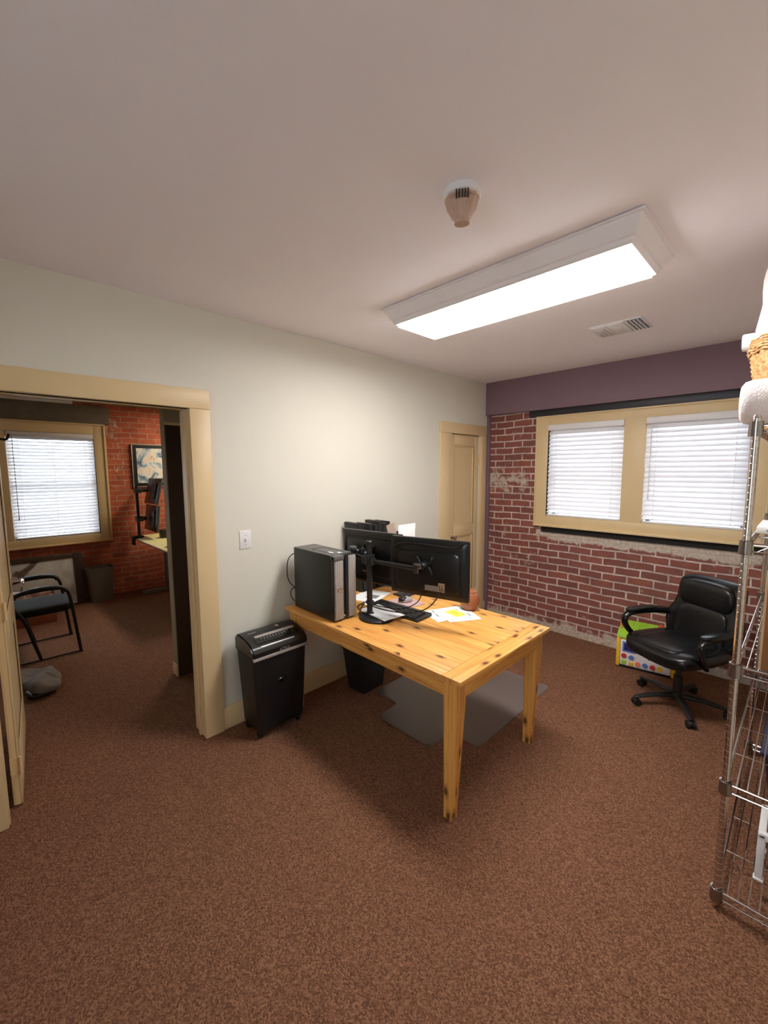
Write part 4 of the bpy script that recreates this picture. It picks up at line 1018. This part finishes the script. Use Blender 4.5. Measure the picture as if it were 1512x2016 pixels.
# white plastic bag standing in the basket
random.seed(3)
def bagf(p):
    a = math.atan2(p.y, p.x); t = (p.z + .33) / .66
    k = 1 + .05 * math.sin(5 * a + 6 * t) + .03 * math.sin(11 * a - 9 * t); q = p.z; k *= .80 if q < -.04 else (.80 + .36 * (q + .04) / .06 if q < .02 else max(1.0, 1.16 - 1.3 * (q - .02)) - .22 * max(0, q - .14))
    return (p.x * k, p.y * k, p.z)
pb = thing('plastic_bag', 'tall white plastic bag standing inside the wicker basket', 'bag', (2.635, 2.35, zt + .02))
MB().super((0, 0, .375), (.225, .115, .365), .35, .6, 44, 30, bagf).build('sack', 'bag', pb, ang=80)
tr = thing('paper_roll', 'white paper roll lying across the back of the basket rim', 'paper roll', (2.326, 2.57, zt + .418), (0, R(0), R(0)))
MB().lathe([(.018, .07), (.018, 0), (.036, 0), (.038, .004), (.038, .50), (.018, .50)], 28, (0, 0, 0), 'x').build('roll', 'paper', tr)
MB().lathe([(.0, .06), (.018, .06), (.018, .44), (.0, .44)], 20, (0, 0, 0), 'x').build('core', 'kraft', tr)
tw = thing('paper_towel_roll', 'white quilted paper towel roll lying on the top tier before the basket', 'paper towels', (2.388, 2.035, zt + .084), (0, 0, R(0)))
MB().lathe([(.022, .004), (.03, .0), (.060, .0), (.074, .010), (.080, .03), (.082, .14), (.080, .25), (.074, .272), (.022, .275)], 40, (0, 0, 0), 'x').build('towel', 'quilt', tw, ang=60)
MB().lathe([(.0, .006), (.022, .006), (.022, .27), (.0, .27)], 20, (0, 0, 0), 'x').build('core', 'kraft', tw)
# third tier down: cardboard box with green wrapped pack on top
zt = tiers[2] + .004
bx = thing('cardboard_box', 'brown cardboard box on the middle tier of the wire shelving', 'box', (2.505, 1.952, zt))
MB().box((0, 0, 0), (.33, .36, .335), .002).build('carton', 'cardboard', bx)
MB().box((-.002, -.002, .331), (.332, .362, .352), .002).build('top_flap', 'cardedge', bx)
b = MB(); b.box((-.0025, -.0022, .0), (.004, .004, .335), .001); b.build('corner_edge', 'cardedge', bx)
tag(MB().super((2.665, 2.11, zt + .352 + .028), (.165, .155, .027), .35, .4, 32, 12, lambda p: (p.x, p.y, p.z + (.006 * math.sin(40 * p.x) * math.sin(33 * p.y) if p.z > 0 else 0))).build('wrapped_pack', 'mint'), 'green and white plastic-wrapped pack on top of the cardboard box', 'pack')
# second tier: white flat carton and a tan box
zt = tiers[3] + .004
fc = thing('flat_carton', 'flat white carton on the second tier of the wire shelving', 'carton', (2.45, 2.22, zt))
MB().box((0, 0, 0), (.34, .30, .028), .003).build('carton', 'white', fc)
b = MB()
for k in range(4): b.box((.03 + k * .05, -.0008, .010), (.06 + k * .05, .0, .018))
b.build('printed_mark', 'greypaper', fc, smooth=False)
tb = thing('tan_box', 'small tan box at the back of the second tier of the shelving', 'box', (2.52, 2.70, zt))
MB().box((0, 0, 0), (.20, .25, .13), .004).build('carton', 'cardedge', tb); MB().box((-.001, -.001, .10), (.201, .251, .132), .003).build('lid', 'cardboard', tb)
# lower: navy crate, crumpled bag, white rack
nb = thing('storage_crate', 'navy blue plastic crate on the bottom tier at the far end', 'crate', (2.68, 2.80, tiers[0] + .004))
tapered(.12, .20, .155, .25, 0, .27, .005, .02).build('body', 'navy', nb)
MB().box((-.168, -.26, .272), (.168, .26, .295), .008).build('lid', 'navy', nb)
random.seed(5)
tag(MB().super((2.66, 2.16, tiers[1] + .068), (.10, .12, .056), .8, .8, 26, 14, lambda p: tuple(p * (1 + .12 * math.sin(40 * p.x + 3) * math.sin(37 * p.y) + .06 * math.sin(60 * p.z)))).build('crumpled_bag', 'bag', ang=25), 'crumpled white bag on the fourth tier of the wire shelving', 'bag')
wr = thing('white_rack', 'small white plastic rack standing on the bottom tier', 'rack', (2.552, 2.10, tiers[0] + .003))
for x, y in ((0, 0), (.26, 0), (0, .18), (.26, .18)): MB().box((x - .012, y - .009, .006), (x + .012, y + .009, .195), .004).box((x - .016, y - .013, .0), (x + .016, y + .013, .010), .003).build('leg', 'white', wr)
MB().box((-.012, -.01, .175), (.272, .012, .205), .005).box((-.012, .17, .175), (.272, .19, .205), .005).box((-.012, -.01, .182), (.012, .19, .20), .004).box((.248, -.01, .182), (.272, .19, .20), .004).build('top_bar', 'white', wr)

# ------------------------------------------------------------------ far office
# guest armchair facing +y
gc = thing('guest_chair', 'black guest armchair on sled legs in the far office', 'chair', (-2.41, .33, 0))
MB().super((0, 0, .435), (.245, .245, .045), .45, .35, 32, 14).build('seat', 'fabric', gc)
MB().super((0, -.27, .70), (.22, .035, .20), .45, .45, 28, 14).build('backrest', 'fabric', gc)
for sx in (-1, 1):
    x = sx * .285
    pth = spline([(x, .27, .01), (x, .262, .04), (x, .225, .45), (x, .205, .58), (x, .17, .625), (x, .08, .64), (x, -.08, .635), (x, -.17, .61), (x, -.20, .56), (x, -.12, .40), (x, -.07, .20), (x, -.03, .03), (x, -.025, .012)], 6)
    MB().tube(pth, .013, 10).build('leg_frame', 'rubber', gc)
    MB().tube([(x, .27, .010), (x, -.24, .010)], .007, 8).build('runner', 'rubber', gc)
    MB().tube(spline([(x, .19, .605), (x, .16, .638), (x, .06, .655), (x, -.08, .648), (x, -.17, .62)], 6), .019, 10, rb=.030, up=(0, 0, 1)).build('armrest', 'rubber', gc)
MB().tube([(-.285, .235, .40), (.285, .235, .40)], .011, 8).tube([(-.285, -.14, .42), (.285, -.14, .42)], .011, 8).tube([(-.18, -.20, .42), (-.18, -.27, .60)], .012, 8).tube([(.18, -.20, .42), (.18, -.27, .60)], .012, 8).build('cross_bar', 'black', gc)
# canvas leaning under the window
cv = thing('leaning_canvas', 'large grey and brown abstract canvas leaning under the far office window', 'picture', (XF + .19, .42, 0), (0, R(-9), 0))
MB().box((-.02, -.42, .005), (.0, .40, .64), .002).build('canvas', 'canvas', cv)
MB().box((-.03, .40, .0), (.012, .50, .66), .004).box((-.03, -.44, .60), (.012, .40, .66), .004).box((-.03, -.44, 0), (.006, .40, .02), .002).build('frame', 'shadepanel_frame', cv)
bn = thing('wastebasket', 'grey rectangular wastebasket by the brick wall of the far office', 'bin', (-3.86, 1.075, 0))
tapered(.09, .115, .115, .15, 0, .43, .004, .03).build('body', 'binplastic', bn)
# framed abstract
pt = thing('framed_picture', 'framed abstract blue and cream picture on the far brick wall', 'picture', (XF + .004, 1.575, 1.462))
PWD, PHT = .86, .60
MB().box((0, 0, 0), (.028, PWD, .012), .002).box((0, 0, PHT - .012), (.028, PWD, PHT), .002).box((0, 0, .012), (.028, .012, PHT - .012), .002).box((0, PWD - .012, .012), (.028, PWD, PHT - .012), .002).build('outer_frame', 'silver', pt)
MB().box((0.0, .012, .012), (.022, PWD - .012, PHT - .012)).build('mat_board', 'black', pt, smooth=False)
MB().box((.02, .06, .06), (.024, PWD - .06, PHT - .055)).build('art_print', 'art', pt, smooth=False)
# desk with cream top
dz = .80
fd = thing('standing_desk', 'cream-topped standing desk in the far office beneath the framed picture', 'desk', (0, 0, 0))
MB().box((-3.88, 1.47, dz - .028), (-2.2, 2.25, dz), .004).build('desktop', 'desk2', fd)
MB().box((-3.90, 1.462, dz - .024), (-2.18, 1.47, dz - .004), .002).build('edge_band', 'woodred', fd)
for x in (-3.72, -2.5):
    MB().box((x - .035, 1.83, .05), (x + .035, 1.89, dz - .028), .004).build('leg', 'binplastic', fd)
    MB().box((x - .04, 1.53, 0), (x + .04, 2.2, .05), .006).build('foot', 'binplastic', fd)
MB().box((-3.72, 1.84, .60), (-2.5, 1.88, .66), .003).build('crossbeam', 'black', fd)
# stacked monitors seen edge-on
sp = thing('monitor_pole', 'black monitor pole clamped to the far office desk edge', 'monitor stand', (-3.66, 1.52, dz))
MB().cyl((0, 0, 0), (0, 0, .70), .018, n=16).box((-.05, -.06, .001), (.05, .04, .03), .005).box((-.05, -.085, -.09), (.05, -.061, .03), .004).build('pole', 'black', sp)
MB().box((-.045, -.03, .60), (.045, .05, .66), .008).box((-.02, .03, .61), (.02, .13, .65), .006).build('upper_arm', 'black', sp)
MB().box((-.05, -.03, .22), (.05, .05, .29), .008).box((-.02, .03, .23), (.02, .10, .28), .006).build('lower_arm', 'black', sp)
for zc, yy, tilt, lab in ((.62, .185, -13, 'upper of two black monitors stacked on the far office pole'), (.26, .150, -7, 'lower of two black monitors stacked on the far office pole')):
    t = thing('stacked_monitor', lab, 'monitor', (-3.60, 1.52 + yy, dz + zc), (R(tilt), 0, R(0)), 'stacked monitors in the far office')
    MB().box((-.27, -.012, -.175), (.27, .012, .175), .006).build('bezel', 'blacksat', t)
    MB().box((-.255, .0118, -.16), (.255, .0128, .16)).build('screen', 'screen', t, smooth=False)
    MB().box((-.17, -.032, -.11), (.17, -.010, .11), .012).build('rear_hump', 'blacksat', t)
    for sx in (-1, 1): MB().box((sx * .2705 - .0015, -.005, -.175), (sx * .2705 + .0015, .014, .175), .001).build('edge_trim', 'towergrey', t)
sk = thing('desk_speaker', 'small black box speaker on the cream far office desk', 'speaker', (-3.42, 1.76, dz))
MB().box((-.06, -.05, 0), (.06, .05, .11), .005).build('cabinet', 'black', sk); MB().lathe([(.0, 0), (.035, 0), (.036, .003), (.028, .002), (.0, -.006)], 20, (0, .05, .05), 'y').build('driver', 'rubber', sk)
ph = thing('desk_phone', 'small black handset on the near edge of the far office desk', 'phone', (-2.62, 1.60, dz), (0, 0, R(20)))
MB().box((-.04, -.075, 0), (.04, .075, .010), .004).build('case', 'silver', ph); MB().box((-.036, -.07, .0098), (.036, .07, .0112)).build('screen', 'screen', ph, smooth=False)
sheet('paper_sheet', (-3.15, 2.12), .22, .28, R(12), dz + .001, 'paper', 'white sheet on the far office desk below the picture', 'paper')
# clutter by the chair
wbx = thing('wooden_box', 'reddish wooden box on the floor behind the guest armchair', 'box', (-3.45, .33, 0))
MB().box((-.17, -.22, 0), (.17, .22, .24), .005).build('box', 'woodred', wbx); MB().box((-.175, -.225, .225), (.175, .225, .25), .004).build('lid', 'woodred', wbx)
for i, (x, y, s_, lab) in enumerate(((-3.42, .22, .075, 'left crumpled pinkish tissue bundle on the wooden box'), (-3.45, .44, .080, 'right crumpled pinkish tissue bundle on the wooden box'))):
    tag(MB().super((0, 0, 0), (s_, s_ * 1.15, s_ * .8), .9, .9, 24, 14, lambda p: tuple(p * (1 + .12 * math.sin(55 * p.x + i) * math.sin(48 * p.y) + .08 * math.sin(60 * p.z)))).build('tissue_bundle', 'tissue', loc=(x, y, .252 + s_ * .86), ang=30), lab, 'tissue', 'tissue bundles on the wooden box')
# grey cloth bag on the floor
cb = thing('cloth_bag', 'crumpled grey cloth bag on the carpet beside the open door', 'bag', (-1.60, .245, 0), (0, 0, R(12)))
def lump(p):
    k = 1 + .10 * math.sin(17 * p.x + 2) * math.sin(14 * p.y + 1) + .07 * math.sin(31 * p.x - 12 * p.y)
    z = p.z * (1 + .4 * math.sin(11 * p.x + 9 * p.y)) + .010 * math.sin(25 * p.y + 18 * p.x) + .007 * abs(math.sin(30 * p.x - 38 * p.y))
    return (p.x * k, p.y * k, max(z, -.048))
MB().super((0, 0, .05), (.25, .115, .045), .7, .6, 72, 28, lump).build('sack', 'cloth', cb, ang=80)
MB().super((.17, -.05, .022), (.09, .08, .024), .7, .7, 24, 10).build('dark_lining', 'black', cb)
